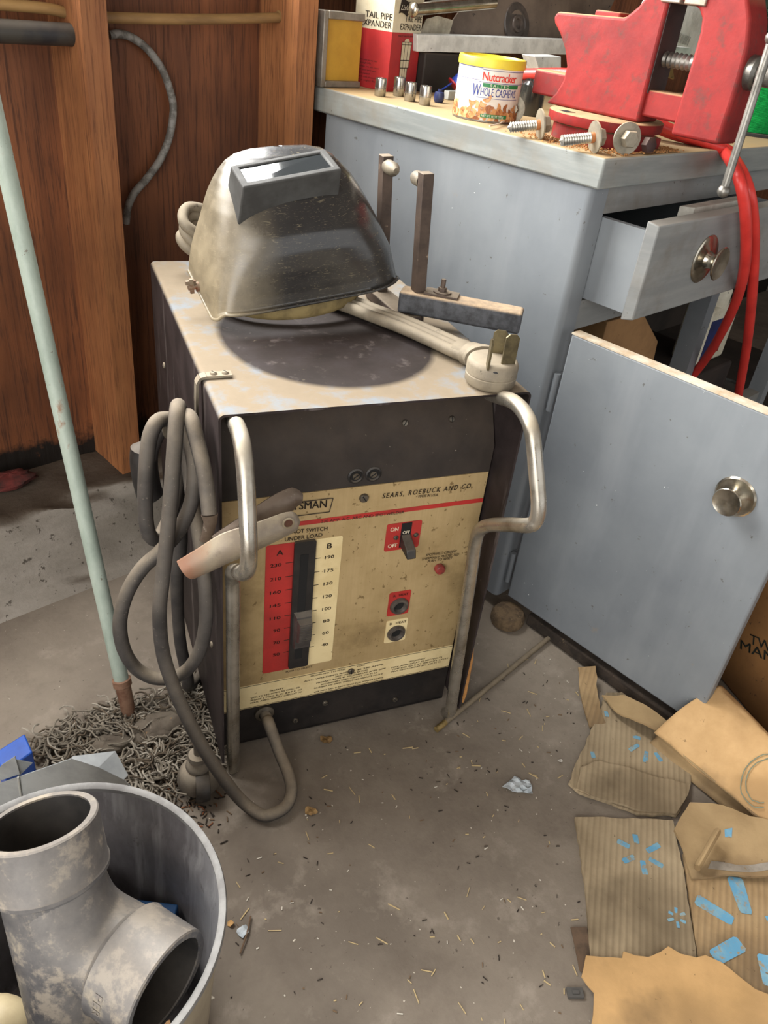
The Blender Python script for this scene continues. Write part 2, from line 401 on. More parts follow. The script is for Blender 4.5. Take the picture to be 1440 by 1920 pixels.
SCREW = pm('dull screw head', '#6f685d', '#4d463d', 60, rough=.4, metal=.7)
DARK = pm('unlit hollow', '#0b0a09', rough=.9)
def slot_screw(b, c, r, axis=(0, -1, 0), roll=.5):
    u, v, w = basis(axis); c = Vector(c)
    b.lathe([(r, 0), (r, r*.35), (r*.8, r*.6), (.0001, r*.68)], c, axis, 20, caps=False)
    d = (u*cos(roll)+v*sin(roll))
    b.slot(1); b.obox(c + w*(r*.64), (r*1.5, r*.22, r*.16), Matrix((d, w.cross(d), w)).transposed()); b.slot(0)

T = Thing('arc_welder', 'black and gold cabinet arc welder with tubular handles standing on the concrete floor', 'welder', 'W', (.168, .25, 0))
WELD = T
# cover: a folded sheet over top and both sides
def fold(x0, x1, z0, z1, r, th):
    out = [(x0, z0)] + [(x0 + r - r*cos(a), z1 - r + r*sin(a)) for a in [i*pi/12 for i in range(7)]] + [(x1 - r + r*cos(a), z1 - r + r*sin(a)) for a in [pi/2 - i*pi/12 for i in range(7)]] + [(x1, z0)]
    r2 = r - th
    inn = [(x1-th, z0)] + [(x1 - r + r2*cos(a), z1 - r + r2*sin(a)) for a in [i*pi/12 for i in range(7)]] + [(x0 + r - r2*cos(a), z1 - r + r2*sin(a)) for a in [pi/2 - i*pi/12 for i in range(7)]] + [(x0+th, z0)]
    return out + inn
b = MB(); P = fold(-.017, .353, .030, .571, .007, .0028); n = len(P)
vs = [(p[0], y, p[1]) for y in (0, .506) for p in P]; h = n//2
b.add(vs, [(i, (i+1) % n, n+(i+1) % n, n+i) for i in range(n)] + [(i, i+1, n-2-i, n-1-i) for i in range(h-1)] + [(n+i, n+i+1, 2*n-2-i, 2*n-1-i) for i in range(h-1)])
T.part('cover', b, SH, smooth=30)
b = MB(); b.box(-.012, .349, .495, .503, .03, .566); b.box(-.012, .349, .06, .49, .02, .03); T.part('back_panel', b, BLK)
b = MB(); b.prism([(.047, .008), (.047, .473), (.092, .562), (.096, .562), (.051, .472), (.051, .008)], 'x', -.0135, .3475); b.box(-.0135, .3475, .047, .075, .006, .010)
T.part('front_panel', b, BLK)
# printed face
b = MB(); b.box(-.012, .346, .0455, .047, .078, .434); FP = T.part('face_plate', b, GOLD)
b = MB(); b.box(-.012, .346, .0450, .0456, .079, .1245); RP = T.part('rating_plate', b, CREAM)
b = MB(); b.box(-.012, .346, .0446, .0451, .1225, .1232); b.box(-.012, .346, .0446, .0451, .080, .0806); T.part('border_line', b, INK, RP)
b = MB(); b.box(.086, .346, .0450, .0456, .3868, .3932); T.part('red_stripe', b, REDP)
def rrect(x0, x1, z0, z1, r):
    out = []
    for cx, cz, a0 in ((x1-r, z1-r, 0), (x0+r, z1-r, 90), (x0+r, z0+r, 180), (x1-r, z0+r, 270)):
        out += [(cx + r*cos(radians(a0+k*22.5)), cz + r*sin(radians(a0+k*22.5))) for k in range(5)]
    return out
b = MB(); b.prism(rrect(.0485, .092, .1425, .3625, .003), 'y', .0448, .0456); SA = T.part('scale_plate', b, REDP, label='red current scale lettered A')
b = MB(); b.prism(rrect(.105, .149, .1425, .3625, .003), 'y', .0449, .0456); SB = T.part('scale_plate', b, CREAM, label='cream current scale lettered B')
b = MB(); b.prism(rrect(.0845, .1125, .1455, .3640, .003), 'y', .0410, .0456)
b.slot(1); b.box(.0925, .1030, .0406, .0412, .163, .344); BZ = T.part('slot_bezel', b, [BLK2, DARK])
b = MB()
b.hexa([(.0875,.041,.186),(.1125,.041,.186),(.1125,.041,.249),(.0875,.041,.249)], [(.089,.033,.190),(.111,.033,.190),(.110,.033,.245),(.090,.033,.245)])
for k in range(9): b.hexa([(.0905,.033,.211+k*.0033),(.1095,.033,.211+k*.0033),(.1095,.033,.2133+k*.0033),(.0905,.033,.2133+k*.0033)], [(.092,.0225-k*.0002,.2113+k*.0033),(.108,.0225-k*.0002,.2113+k*.0033),(.108,.0225-k*.0002,.213+k*.0033),(.092,.0225-k*.0002,.213+k*.0033)])
b.hexa([(.090,.034,.2025),(.110,.034,.2025),(.110,.034,.2425),(.090,.034,.2425)], [(.0915,.0238,.2085),(.1085,.0238,.2085),(.1085,.0228,.2405),(.0915,.0228,.2405)])
T.part('selector_knob', b, pm('worn grey plastic', '#4a4643', '#35312f', 40, rough=.35, dust='#7f7567', damt=.5))
yl = .0443
def ln(b, s, pts, h, yy=yl, **k):
    a, c = Vector(pts[0]), Vector(pts[1]); a.y = c.y = yy
    b.text(s, a, (c-a), (0, 0, 1), h, (c-a).length, **k)
z5 = 1
b = MB()
ln(b, 'CRAFTSMAN', [(0.0467,0.0443,0.4136),(0.1234,0.0443,0.41)], .0108, bold=.012, shear=.0)
for p, q in (((.046,.4225),(.131,.4225)), ((.131,.4225),(.1275,.4025)), ((.1275,.4025),(.050,.4025)), ((.050,.4025),(.046,.4225))):
    b.cyl((p[0], yl, p[1]), (q[0], yl, q[1]), .0006, 4)
b.slot(0)
ln(b, 'SEARS, ROEBUCK AND CO.', [(0.1966,0.0443,0.4131),(0.325,0.0443,0.4124)], .0072, shear=.22, spacing=1.35, bold=.012)
ln(b, 'MADE IN U.S.A.', [(0.2473,0.0443,0.4074),(0.2762,0.0443,0.4062)], .0040, shear=.2, bold=.01)
ln(b, 'DO NOT SWITCH', [(0.0665,0.0443,0.3771),(0.1268,0.0443,0.3745)], .0058, bold=.006)
ln(b, 'UNDER LOAD', [(0.072,0.0443,0.3662),(0.1207,0.0443,0.3657)], .0058, bold=.006)
ln(b, '230 AMP. A.C. ARC AND SPOTWELDER', [(0.1177,0.0443,0.3871),(0.2306,0.0443,0.3854)], .0042)
for s, y0 in (('SPOTWELD CIRCUIT', 726), ('THERMALLY PROTECTED', 738), ('PUSH TO RESET', 751)):
    hw = {726: 62, 738: 74, 751: 50}[y0]
    pts = {726: [(0.273,0.0443,0.3079),(0.3203,0.0443,0.3067)], 738: [(0.2674,0.0443,0.3019),(0.3249,0.0443,0.3006)], 751: [(0.277,0.0443,0.2963),(0.3158,0.0443,0.296)]}[y0]
    ln(b, s, pts, .0040, shear=.15, bold=.006)
ln(b, 'PUSH TO SELECT', [(0.0818,0.0443,0.1358),(0.1205,0.0443,0.1369)], .0033)
for k, s in enumerate(('230', '210', '160', '145', '110', '90', '70', '50')):
    zz = .3280 - k*.0222; x = .069 + k*.0004
    b.text(s, (x, yl, zz), (1, 0, 0), (0, 0, 1), .0052, (.0145 if len(s) > 2 else .0095), anchor='r', bold=.006); b.box(.0745+k*.0004, .0842, yl, yl+.0005, zz+.0034, zz+.0041)
for k, s in enumerate(('190', '175', '130', '120', '100', '80', '60', '40')):
    zz = .3290 - k*.0221; x = .1265 + k*.0005
    b.text(s, (x if len(s) > 2 else x+.002, yl, zz), (1, 0, 0), (0, 0, 1), .0052, (.0125 if len(s) > 2 else .0095), bold=.006); b.box(.1128, .1205, yl, yl+.0005, zz+.0026, zz+.0033)
b.text('A', (.0665, yl, .346), (1, 0, 0), (0, 0, 1), .0078, .0088, anchor='c', bold=.02); b.text('B', (.1315, yl, .3455), (1, 0, 0), (0, 0, 1), .0082, .0068, anchor='c', bold=.02)
b.text('A   HEAT', (.243, yl-.001, .2438), (1, 0, 0), (0, 0, 1), .0042, .023, anchor='c', bold=.006); b.text('B   HEAT', (.2455, yl-.001, .1915), (1, 0, 0), (0, 0, 1), .0042, .026, anchor='c', bold=.008)
small = [('PRIMARY', (216,384), (300,366)), ('VOLTS 230 AMPS 55 CYC. 60', (98,428), (398,358)), ('PHASE 1 MAX. K.W. 8.8 P.F. .77', (98,443), (415,372)), ('MAX. AMPS. SHORT CIRCUIT 77', (98,457), (410,386))]
for s, p, q in (('PRIMARY', [(0.0598,0.0443,0.1043),(0.0797,0.0443,0.1046)], 0), ('VOLTS 230 AMPS 55 CYC. 60', [(0.0323,0.0443,0.0978),(0.1035,0.0443,0.0999)], 0),
                ('PHASE 1 MAX. K.W. 8.8 P.F. .77', [(0.0323,0.0443,0.0928),(0.1075,0.0443,0.0944)], 0), ('MAX. AMPS. SHORT CIRCUIT 77', [(0.0324,0.0443,0.0878),(0.1075,0.0443,0.0894)], 0),
                ('MODEL NO. 113.20720', [(0.1192,0.0443,0.1177),(0.172,0.0443,0.1183)], 0), ('CODE', [(0.1902,0.0443,0.1188),(0.2024,0.0443,0.1189)], 0),
                ('ARC WELDING RANGE 40-230 AMPS.', [(0.1094,0.0443,0.1098),(0.2329,0.0443,0.1123)], 0), ('SPOT WELDER RATING', [(0.1572,0.0443,0.1063),(0.2082,0.0443,0.107)], 0),
                ('PRIMARY AMPS 45 SECONDARY AMPS 2600', [(0.1289,0.0443,0.1011),(0.2366,0.0443,0.1029)], 0), ('SECONDARY OPEN CIRCUIT VOLTS 2.6', [(0.1362,0.0443,0.0961),(0.224,0.0443,0.0977)], 0),
                ('NUMBER OF SPOT WELDS PER MINUTE MAX 6', [(0.1261,0.0443,0.0912),(0.2333,0.0443,0.0925)], 0), ('USE MIN. NO. 8 AWG WIRE FOR POWER LEADS', [(0.1263,0.0443,0.083),(0.2347,0.0443,0.0842)], 0),
                ('SECONDARY', [(0.2742,0.0443,0.1066),(0.3018,0.0443,0.1067)], 0), ('MAX. AMPS 230 AT 25 ARC VOLTS', [(0.2466,0.0443,0.1012),(0.3306,0.0443,0.1021)], 0),
                ('TEMP RISE 105 C AT 20% DUTY CYCLE', [(0.2471,0.0443,0.0967),(0.3421,0.0443,0.0971)], 0), ('MAX. OPEN CIRCUIT SEC. VOLTS 75', [(0.2476,0.0443,0.0921),(0.3294,0.0443,0.0923)], 0)):
    ln(b, s, p, .0026, bold=.004)
T.part('black_lettering', b, INK, smooth=0)
b = MB(); b.prism(rrect(.209, .259, .3265, .3705, .003), 'y', .0446, .0456); SW = T.part('switch_plate', b, REDP)
b = MB(); b.box(.2300, .2445, .0440, .0447, .330, .3695); T.part('switch_opening', b, DARK, SW)
b = MB(); b.hexa([(.2305,.044,.333),(.2440,.044,.333),(.2440,.044,.352),(.2305,.044,.352)], [(.2300,.016,.330),(.2435,.016,.330),(.2435,.020,.342),(.2300,.020,.342)]); o = T.part('toggle_switch', b, BLK2); bev(o, .0015)
b = MB(); b.text('ON', (.2200, yl, .3585), (1, 0, 0), (0, 0, 1), .0062, .0115, anchor='c', bold=.02); b.text('OFF', (.2205, yl, .3320), (1, 0, 0), (0, 0, 1), .0058, .0135, anchor='c', bold=.02)
b.text('OFF', (.2373, .0434, .3525), (1, 0, 0), (0, 0, 1), .0046, .010, anchor='c'); T.part('white_lettering', b, INKW, SW, smooth=0)
b = MB(); b.lathe([(.0075, 0), (.0075, .006), (.006, .008), (.0001, .0082)], (.297, .045, .2835), (0, -1, 0), 24, caps=False); T.part('reset_button', b, pm('dirty red button', '#8e3532', '#5b3029', 60, rough=.4))
b = MB(); b.prism(rrect(.2265, .2595, .208, .2515, .003), 'y', .0447, .0456); JA = T.part('jack_plate', b, REDP, label='red plate lettered A HEAT')
b = MB(); b.prism(rrect(.228, .2615, .156, .199, .003), 'y', .0447, .0456); JB = T.part('jack_plate', b, CREAM, label='cream plate lettered B HEAT')
for cx, cz, pl in ((.2435, .2255, JA), (.2452, .1735, JB)):
    b = MB(); b.lathe([(.0140, 0), (.0140, .002), (.0125, .005), (.0095, .0052), (.0075, .002), (.007, -.0002)], (cx, .045, cz), (0, -1, 0), 28, caps=False); b.slot(1); b.lathe([(.0072, .0006), (.0001, .0006)], (cx, .045, cz), (0, -1, 0), 24, caps=False)
    T.part('jack_socket', b, [pm('grey rubber bush', '#575049', '#3d3733', 60, rough=.4), DARK], pl)
for c, r in (((.172,.0455,.417), .0062), ((.181,.0450,.1130), .0050), ((.224,.0467+.018,.507), .0042), ((.288,.0467+.018,.507), .0042), ((.101,.047,.030), .0046), ((.262,.047,.028), .0046), ((.146,.047,.054), .0046), ((.2235,.0446,.3478), .0034), ((.2525,.0446,.3478), .0034)):
    b = MB(); slot_screw(b, c, r, (0, -1, 0) if c[1] < .06 else (0, -1, .5), random.uniform(0, 3)); T.part('screw', b, [SCREW, DARK])
for cx in (.159, .182):
    b = MB(); b.lathe([(.0105, 0), (.0105, .001), (.0085, .002), (.0065, -.001)], (cx, .047, .4495), (0, -1, 0), 24, caps=False); b.slot(1); b.lathe([(.0068, .0004), (.0001, .0004)], (cx, .047, .4495), (0, -1, 0), 20, caps=False)
    b.slot(2); b.lathe([(.0045, .0006), (.0045, .002), (.0001, .0022)], (cx, .047, .4495), (0, -1, 0), 16, caps=False); b.slot(1); b.obox((cx, .0446, .4495), (.008, .0006, .0011), Matrix.Rotation(-.6, 3, 'Y'))
    T.part('recessed_screw', b, [BLK2, DARK, SCREW])
# tubular handles that run down to the floor as skids
hl = [(0.0084,0.05,0.5381),(0.0041,0.02,0.5515),(-0.0031,-0.03,0.5692),(-0.0067,-0.065,0.5696),(-0.008,-0.085,0.5447),(-0.0091,-0.1,0.5054),(-0.0096,-0.108,0.4726),(-0.0105,-0.106,0.4539),(-0.0111,-0.09,0.4362),(-0.0087,-0.055,0.4102),(-0.0053,-0.018,0.3818),(-0.0031,-0.002,0.362),(-0.0016,0.002,0.3261),(-0.0017,0.002,0.1626),(-0.0018,0.002,0.0295),(-0.001,0.006,0.007),(0.0019,0.03,-0.0233),(0.0071,0.07,-0.0553)]
b = MB(); b.tube(catmull(hl, 5), .0088, 16); T.part('tube_handle', b, TUBE)
hr = [(0.327,0.05,0.5464),(0.3157,0.01,0.5622),(0.3092,-0.03,0.576),(0.3072,-0.06,0.5766),(0.3048,-0.085,0.5657),(0.3099,-0.1,0.5283),(0.315,-0.113,0.4904),(0.3159,-0.115,0.4707),(0.3132,-0.108,0.4583),(0.3139,-0.07,0.4329),(0.3138,-0.03,0.4047),(0.314,-0.01,0.3826),(0.3157,-0.004,0.3567),(0.3186,-0.004,0.3118),(0.325,-0.004,0.1945),(0.3324,-0.004,0.0614),(0.339,0.004,0.0225),(0.345,0.03,-0.0085),(0.3478,0.07,-0.0139)]
b = MB(); b.tube(catmull(hr, 5), .0088, 16); T.part('tube_handle', b, TUBEG if False else TUBE)
# cord bracket bent over the top left edge
BRK = pm('dusty strap steel', '#8e8574', '#6a6256', 40, rough=.6, metal=.4, dust='#a59781', damt=.7)
b = MB(); Q = [(.016, .5735), (-.012, .5735), (-.019, .572), (-.0225, .566), (-.0235, .545), (-.0235, .505)]
for (x0, z0), (x1, z1) in zip(Q, Q[1:]):
    nx, nz = -(z1-z0), (x1-x0); l = sqrt(nx*nx+nz*nz); nx, nz = -nx/l*-.0015, -nz/l*-.0015
    b.hexa([(x0-nx,.085,z0-nz),(x1-nx,.085,z1-nz),(x1-nx,.097,z1-nz),(x0-nx,.097,z0-nz)], [(x0+nx,.085,z0+nz),(x1+nx,.085,z1+nz),(x1+nx,.097,z1+nz),(x0+nx,.097,z0+nz)])
BR = T.part('cord_bracket', b, BRK)
b = MB(); b.tube(catmull([(-.0235,.091,.512), (-.035,.085,.508), (-.055,.075,.510), (-.061,.070,.518), (-.061,.068,.535)], 5), .0035, 10); T.part('hook', b, BRK, BR)
for x in (-.004, .009): b = MB(); slot_screw(b, (x, .091, .575), .0038, (0, 0, 1)); T.part('screw', b, [BRK, DARK], BR)
for y, zz in ((.40, .45), (.40, .28), (.08, .42), (.06, .20), (.06, .33)):
    b = MB(); b.lathe([(.0045, 0), (.0042, .002), (.0001, .0032)], (-.017, y, zz), (-1, 0, 0), 14, caps=False); T.part('side_screw', b, BRK)
b = MB(); b.lathe([(.014, 0), (.014, .004), (.009, .006), (.009, 0)], (.053, .047, .062), (0, -1, 0), 24, caps=False); T.part('cable_grommet', b, SCREW)

# ------------------------------------------------------------------ leads hung on the bracket
CAB = pm('grey rubber cable', '#3f3b38', '#2f2c2a', 30, speck='#6d655b', sscale=200, dust='#8b7e6b', dlo=-.05, dhi=.85, damt=.8, rough=.6)
RST = pm('dusty plated clamp', '#a89c86', '#8d8069', 18, speck='#77492e', sscale=30, slo=.60, shi=.72, rough=.45, metal=.45, dust='#a99b83', dlo=.2, damt=.6, bump=.2, bscale=150)
RST2 = pm('brown plated clamp', '#75675a', '#5a4c41', 18, speck='#8d8478', sscale=60, rough=.45, metal=.5)
L = Thing('ground_lead', 'grey welding cable looped over the hook beside the welder, with a sheet metal clamp', 'cable', 'W', (-.06, .03, .0))
ca = [(.053, .060, .063), (.054, .035, .060)] + [(0.0541,0.022,0.0631),(0.0614,-0.006,0.037),(0.0665,-0.036,0.025),(0.0656,-0.06,0.0167),(0.0537,-0.078,0.011),(0.0333,-0.086,0.0119),(0.0173,-0.082,0.0115),(-0.0041,-0.062,0.0234),(-0.0285,-0.05,0.0698),(-0.0522,-0.034,0.125),(-0.0701,-0.018,0.1795),(-0.0814,-0.006,0.2249),(-0.0873,0.0,0.2666),(-0.0879,-0.005,0.3274),(-0.0812,0.0,0.3748),(-0.072,0.005,0.4356),(-0.0624,0.015,0.5043),(-0.0552,0.03,0.5469),(-0.0509,0.045,0.5584),(-0.0467,0.065,0.5509),(-0.0429,0.085,0.5258),(-0.0422,0.095,0.4867),(-0.0455,0.095,0.4485),(-0.0556,0.085,0.4091),(-0.069,0.07,0.3884),(-0.078,0.06,0.3847),(-0.0844,0.05,0.3922),(-0.0899,0.045,0.409),(-0.0905,0.045,0.4434),(-0.0867,0.045,0.4894),(-0.0807,0.05,0.5229),(-0.0722,0.055,0.5387),(-0.0626,0.065,0.5373),(-0.0517,0.072,0.5318),(-0.0434,0.055,0.5341),(-0.0384,0.035,0.5107),(-0.0385,0.025,0.4865),(-0.0444,0.022,0.4519),(-0.0586,0.024,0.4171),(-0.0792,0.027,0.3898),(-0.1013,0.03,0.3657),(-0.1194,0.03,0.3338),(-0.1305,0.03,0.292),(-0.1296,0.03,0.2492),(-0.118,0.03,0.213),(-0.098,0.025,0.1946),(-0.0752,0.02,0.1937),(-0.0562,0.015,0.2088),(-0.0414,0.01,0.2419),(-0.0335,0.008,0.2893),(-0.0327,0.01,0.3398),(-0.0343,0.02,0.3821),(-0.0347,0.04,0.4089),(-0.0359,0.06,0.4359),(-0.0368,0.075,0.4722),(-0.0382,0.08,0.5039),(-0.0411,0.07,0.529),(-0.0403,0.05,0.5471),(-0.0386,0.03,0.5496),(-0.0356,0.015,0.5304),(-0.0331,0.0,0.5098),(-0.0315,-0.01,0.4861),(-0.0315,-0.02,0.4652)]
ca = [(x, y, max(z_, .0098)) for x, y, z_ in ca]
b = MB(); b.tube(catmull(ca, 6), .0085, 12); L.part('cable', b, CAB)
b = MB(); q = [(-0.0315,-0.02,0.4652),(-0.0309,-0.02,0.4543),(-0.0332,-0.02,0.4437),(-0.0354,-0.02,0.4313)]; b.tube(q, [.0095,.0075,.007,.008], 8, sq=(.5,1)); L.part('cable_lug', b, RST2)
def jaw(cl, hw, bulge, nrm, th=.0016, nb=10):
    P = catmull(cl, 6); m = len(P); Hw = []
    for i in range(m):
        t = i/(m-1)*(len(hw)-1); k = min(int(t), len(hw)-2); Hw.append(hw[k]+(hw[k+1]-hw[k])*(t-k))
    nrm = Vector(nrm); b = MB(); vs = []
    for lay in (0, 1):
        for i in range(m):
            tg = (P[min(i+1, m-1)]-P[max(i-1, 0)]).normalized(); sd = tg.cross(nrm).normalized(); no = sd.cross(tg).normalized()
            for k in range(nb+1):
                s_ = -1+2*k/nb; vs.append(P[i] + sd*(s_*Hw[i]) + no*(bulge*(1-s_*s_)*Hw[i] - lay*th))
    N = m*(nb+1); fs = []
    for i in range(m-1):
        for k in range(nb):
            a = i*(nb+1)+k; fs += [(a, a+1, a+nb+2, a+nb+1), (N+a+nb+1, N+a+nb+2, N+a+1, N+a)]
    rim = [k for k in range(nb+1)] + [i*(nb+1)+nb for i in range(1, m)] + [(m-1)*(nb+1)+k for k in range(nb-1, -1, -1)] + [i*(nb+1) for i in range(m-2, 0, -1)]
    for i, a in enumerate(rim): c_ = rim[(i+1) % len(rim)]; fs.append((a, N+a, N+c_, c_))
    return b.add(vs, fs)
RSTX = NT('dusty clamp with a rusty tip'); n1 = RSTX.noise(18, 6, .65); n2 = RSTX.noise(60, 5, .7); c = RSTX.mix(RSTX.ramp(n1, .38, .62), '#a3977f', '#85796a'); c = RSTX.mix(RSTX.ramp(n2, .58, .72, 0, .7), c, '#6f6253')
c = RSTX.mix(RSTX.ramp(RSTX.math('ADD', RSTX.xyz()[0], RSTX.math('MULTIPLY', n1, .06)), .030, .052, .85, 0), c, '#8a5f48'); RSTX.col(c); RSTX.setr(rough=.5, metal=.3); RSTX.bump(n2, .2, .001); RSTX = RSTX.m
J = jaw([(-0.0628,-0.05,0.4181),(-0.0424,-0.055,0.4321),(-0.0203,-0.06,0.4477),(-0.0014,-0.06,0.4536),(0.0203,-0.058,0.459),(0.0427,-0.055,0.4645),(0.0524,-0.055,0.4673),(0.057,-0.055,0.4684)], [.0155,.0175,.0195,.0185,.0165,.0150,.0125,.005], .55, (0,-1,0))
JW = L.part('clamp_jaw', J, RSTX, label='wide pale jaw with a rusty left end')
b = MB(); p = Vector((0.0423,-0.064,0.4727)); b.lathe([(.0062, 0), (.0066, .001), (.0048, .0014), (.0046, -.001)], p, (0,-1,.1), 20, caps=False); b.slot(1); b.lathe([(.0047, .0004), (.0001, .0004)], p, (0,-1,.1), 20, caps=False); L.part('eyelet', b, [RST, pm('rust brown hollow', '#4a2c1d', rough=.9)], JW)
J = jaw([(-0.0239,-0.025,0.4283),(0.0002,-0.025,0.4432),(0.0244,-0.02,0.4547),(0.048,-0.015,0.464),(0.0624,-0.012,0.4667),(0.0731,-0.012,0.4652)], [.012,.0125,.0125,.0135,.0135,.006], .4, (0,-1,.25))
L.part('clamp_jaw', J, RST2, label='narrow brown jaw behind')
L = Thing('electrode_lead', 'dark cable hanging straight down behind the coiled cable from a black electrode grip', 'cable', 'W', (-.06, .09, 0))
cb = [(-0.0769,0.14,0.4253),(-0.0688,0.13,0.47),(-0.0575,0.11,0.5066),(-0.0467,0.1,0.5139),(-0.0417,0.115,0.4788),(-0.0447,0.115,0.4364),(-0.0437,0.115,0.3877),(-0.0438,0.115,0.3364),(-0.0508,0.115,0.2794),(-0.0523,0.115,0.2177),(-0.0509,0.115,0.1602),(-0.0464,0.115,0.1175),(-0.0427,0.115,0.0853)] + [(-.042,.13,.06), (-.030,.17,.018), (.01,.22,.0095), (.10,.28,.0095)]
b = MB(); b.tube(catmull(cb, 6), .0085, 12); L.part('cable', b, pm('black rubber cable', '#33302f', '#45413d', 30, dust='#7c7162', damt=.6, rough=.55))
g = [(-0.0773,0.14,0.4654),(-0.0799,0.14,0.4459),(-0.0797,0.14,0.4256),(-0.0769,0.14,0.401),(-0.0732,0.14,0.3899)]; b = MB(); b.tube(catmull(g, 4), [.010]+[.0165]*15+[.011], 14); L.part('grip', b, BLK2)

# ------------------------------------------------------------------ power cord and plug on the top right corner
PLG = pm('dusty grey vinyl', '#857b69', '#6a6152', 24, speck='#3e372e', sscale=70, slo=.64, shi=.72, dust='#9c907b', dlo=.2, damt=.6, rough=.6, bump=.15)
PC = Thing('power_cord', 'flat three-wire grey power cord with a round three-blade plug on the welder corner', 'plug', 'W', (.315, .035, .571))
def flat(path, up, w, r):
    P = catmull(path, 8); b = MB(); m = len(P); U = [Vector(u) for u in up]
    for k in (-1, 0, 1):
        q = []
        for i, p in enumerate(P):
            t = i/(m-1)*(len(U)-1); j = min(int(t), len(U)-2); u = U[j].lerp(U[j+1], t-j); tg = (P[min(i+1, m-1)]-P[max(i-1, 0)]).normalized()
            sd = (u - tg*u.dot(tg)).normalized(); q.append(p + sd*(k*w))
        b.tube(q, r, 10)
    return b
b = flat([(0.3169,0.0806,0.583),(0.3027,0.1091,0.583),(0.2706,0.1805,0.583),(0.2389,0.2356,0.583),(0.2095,0.2832,0.583)]+[(.165,.36,.577), (.12,.44,.585), (.075,.452,.60), (.040,.447,.615), (.027,.455,.632), (.040,.475,.645), (.08,.49,.63), (.14,.492,.60), (.2,.494,.578)],
         [(1,.4,0), (1,.4,0), (1,.4,0), (1,.5,0), (.7,.4,.4), (.1,-.2,1), (.1,-.1,1), (0,0,1), (0,.2,1), (.3,1,.3), (.3,1,0)], .0122, .0078)
PC.part('cord', b, PLG)
ctr = Vector((0.3099,0.0285,0.603))
b = MB(); b.lathe([(.0265, 0), (.030, .004), (.0305, .013), (.0295, .014), (.0305, .015), (.0305, .026), (.0285, .0305), (.0255, .032), (.0001, .032)], (ctr.x, ctr.y, .5715), (0, 0, 1), 44)
PB = PC.part('plug', b, PLG)
b = MB(); k0, k1 = [Vector(p) for p in [(0.3169,0.0806,0.583),(0.3027,0.1091,0.583)]]; kd = (k1-k0).normalized(); ks = (Vector((ctr.x, ctr.y, .587))-k0).normalized(); b.tube(catmull([k0 + ks*.022 + Vector((0,0,.004)), k0 + ks*.008 + Vector((0,0,.003)), k0 + kd*.010, k0 + kd*.028], 5), [.0235]*5+[.0215]*6+[.0190]*5, 18, sq=(.68, 1), up=(0, 0, 1)); PC.part('cord_neck', b, PLG, PB)
BRS = pm('tarnished brass blade', '#6d6349', '#4e4737', 40, rough=.4, metal=.75)
for p, q, tw, w, h in (((912,666), (903,617), .9, .013, .034), ((933,660), (929,628), -.35, .0175, .030), ((946,668), (945,640), .9, .015, .036)):
    pass
bl = [((0.2902,0.0068,0.603), 70, .013, .033), ((0.3216,0.0411,0.603), -30, .0175, .029), ((0.3186,0.0106,0.603), -8, .0165, .036)]
for c_, a, w_, h_ in bl:
    b = MB(); c_ = Vector(c_); d = Vector((cos(radians(a)), sin(radians(a)), 0)); e_ = Vector((-d.y, d.x, 0))*.0012
    prof = [(-w_/2, -.002), (w_/2, -.002), (w_/2, h_-.004), (w_/2-.004, h_), (-w_/2+.004, h_), (-w_/2, h_-.004)]
    b.extrude([c_ + d*x + Vector((0, 0, z_)) - e_ for x, z_ in prof], e_*2); PC.part('blade', b, BRS, PB, smooth=0)
b = MB()
for p in ((930,697), (962,670)):
    pass
for c_ in [(0.2911,-0.0107,0.6036),(0.3364,0.03,0.6036)]:
    b = MB(); b.lathe([(.0028, 0), (.0001, .0001)], c_, (0,0,1), 12, caps=False); PC.part('rivet_hole', b, DARK, PB)

# ------------------------------------------------------------------ spot welding tongs
BAR = pm('brown steel bar', '#54463c', '#3e332c', 22, speck='#8d7b68', sscale=60, slo=.66, shi=.73, rough=.55, metal=.35, dust='#8c7f6b', dlo=.3, damt=.7)
TIP = pm('dusty electrode tip', '#79705f', '#5f574a', 50, rough=.6, metal=.3)
GRIP = pm('worn black grip', '#2a2b2e', '#47494d', 60, lo=.4, hi=.6, dust='#b29b7e', dlo=.25, dhi=.8, damt=1.0, rough=.6, bump=.2, bscale=200)
S = Thing('spot_welding_tongs', 'pair of upright square electrode bars with a black bolted grip standing behind the helmet', 'tongs', 'W', (.285, .222, .571))
b1, t1 = Vector((.2975, .222, .572)), Vector((.2845, .222, .765)); b2, t2 = Vector((.282, .317, .575)), Vector((.268, .317, .766))
ax = (t1-b1).normalized(); Rb = Matrix((Vector((1, 0, -ax.x/ax.z)).normalized(), Vector((0, 1, 0)), ax)).transposed()
for nm, p, q, sgn, lab in (('electrode_bar', b1, t1, 1, 'right bar'), ('electrode_bar', b2, t2, -1, 'left bar')):
    b = MB(); b.obox((p+q)/2, (.0150, .0165, (q-p).length), Rb); o = bev(S.part(nm, b, BAR, label='near bar running through the grip' if sgn > 0 else 'far bar'), .0008)
    b = MB(); c_ = q - ax*.012 + Vector((0, sgn*.008, 0)); b.lathe([(.0085, 0), (.009, .004), (.009, .020), (.0055, .028), (.004, .031), (.0001, .0312)], c_, (0, sgn, 0), 20, caps=False); S.part('electrode_tip', b, TIP, o)
g0, g1 = Vector((.276, .2355, .6025)), Vector((.412, .142, .6015))
gd = (g1-g0).normalized(); Rg = Matrix((gd, Vector((0,0,1)).cross(gd), Vector((0,0,1)))).transposed()
b = MB(); m0 = g0.lerp(g1, .26)
pass
b = MB(); b.obox((g0+g1)/2, ((g1-g0).length, .032, .029), Rg); o = S.part('grip', b, GRIP); bev(o, .004, 3)
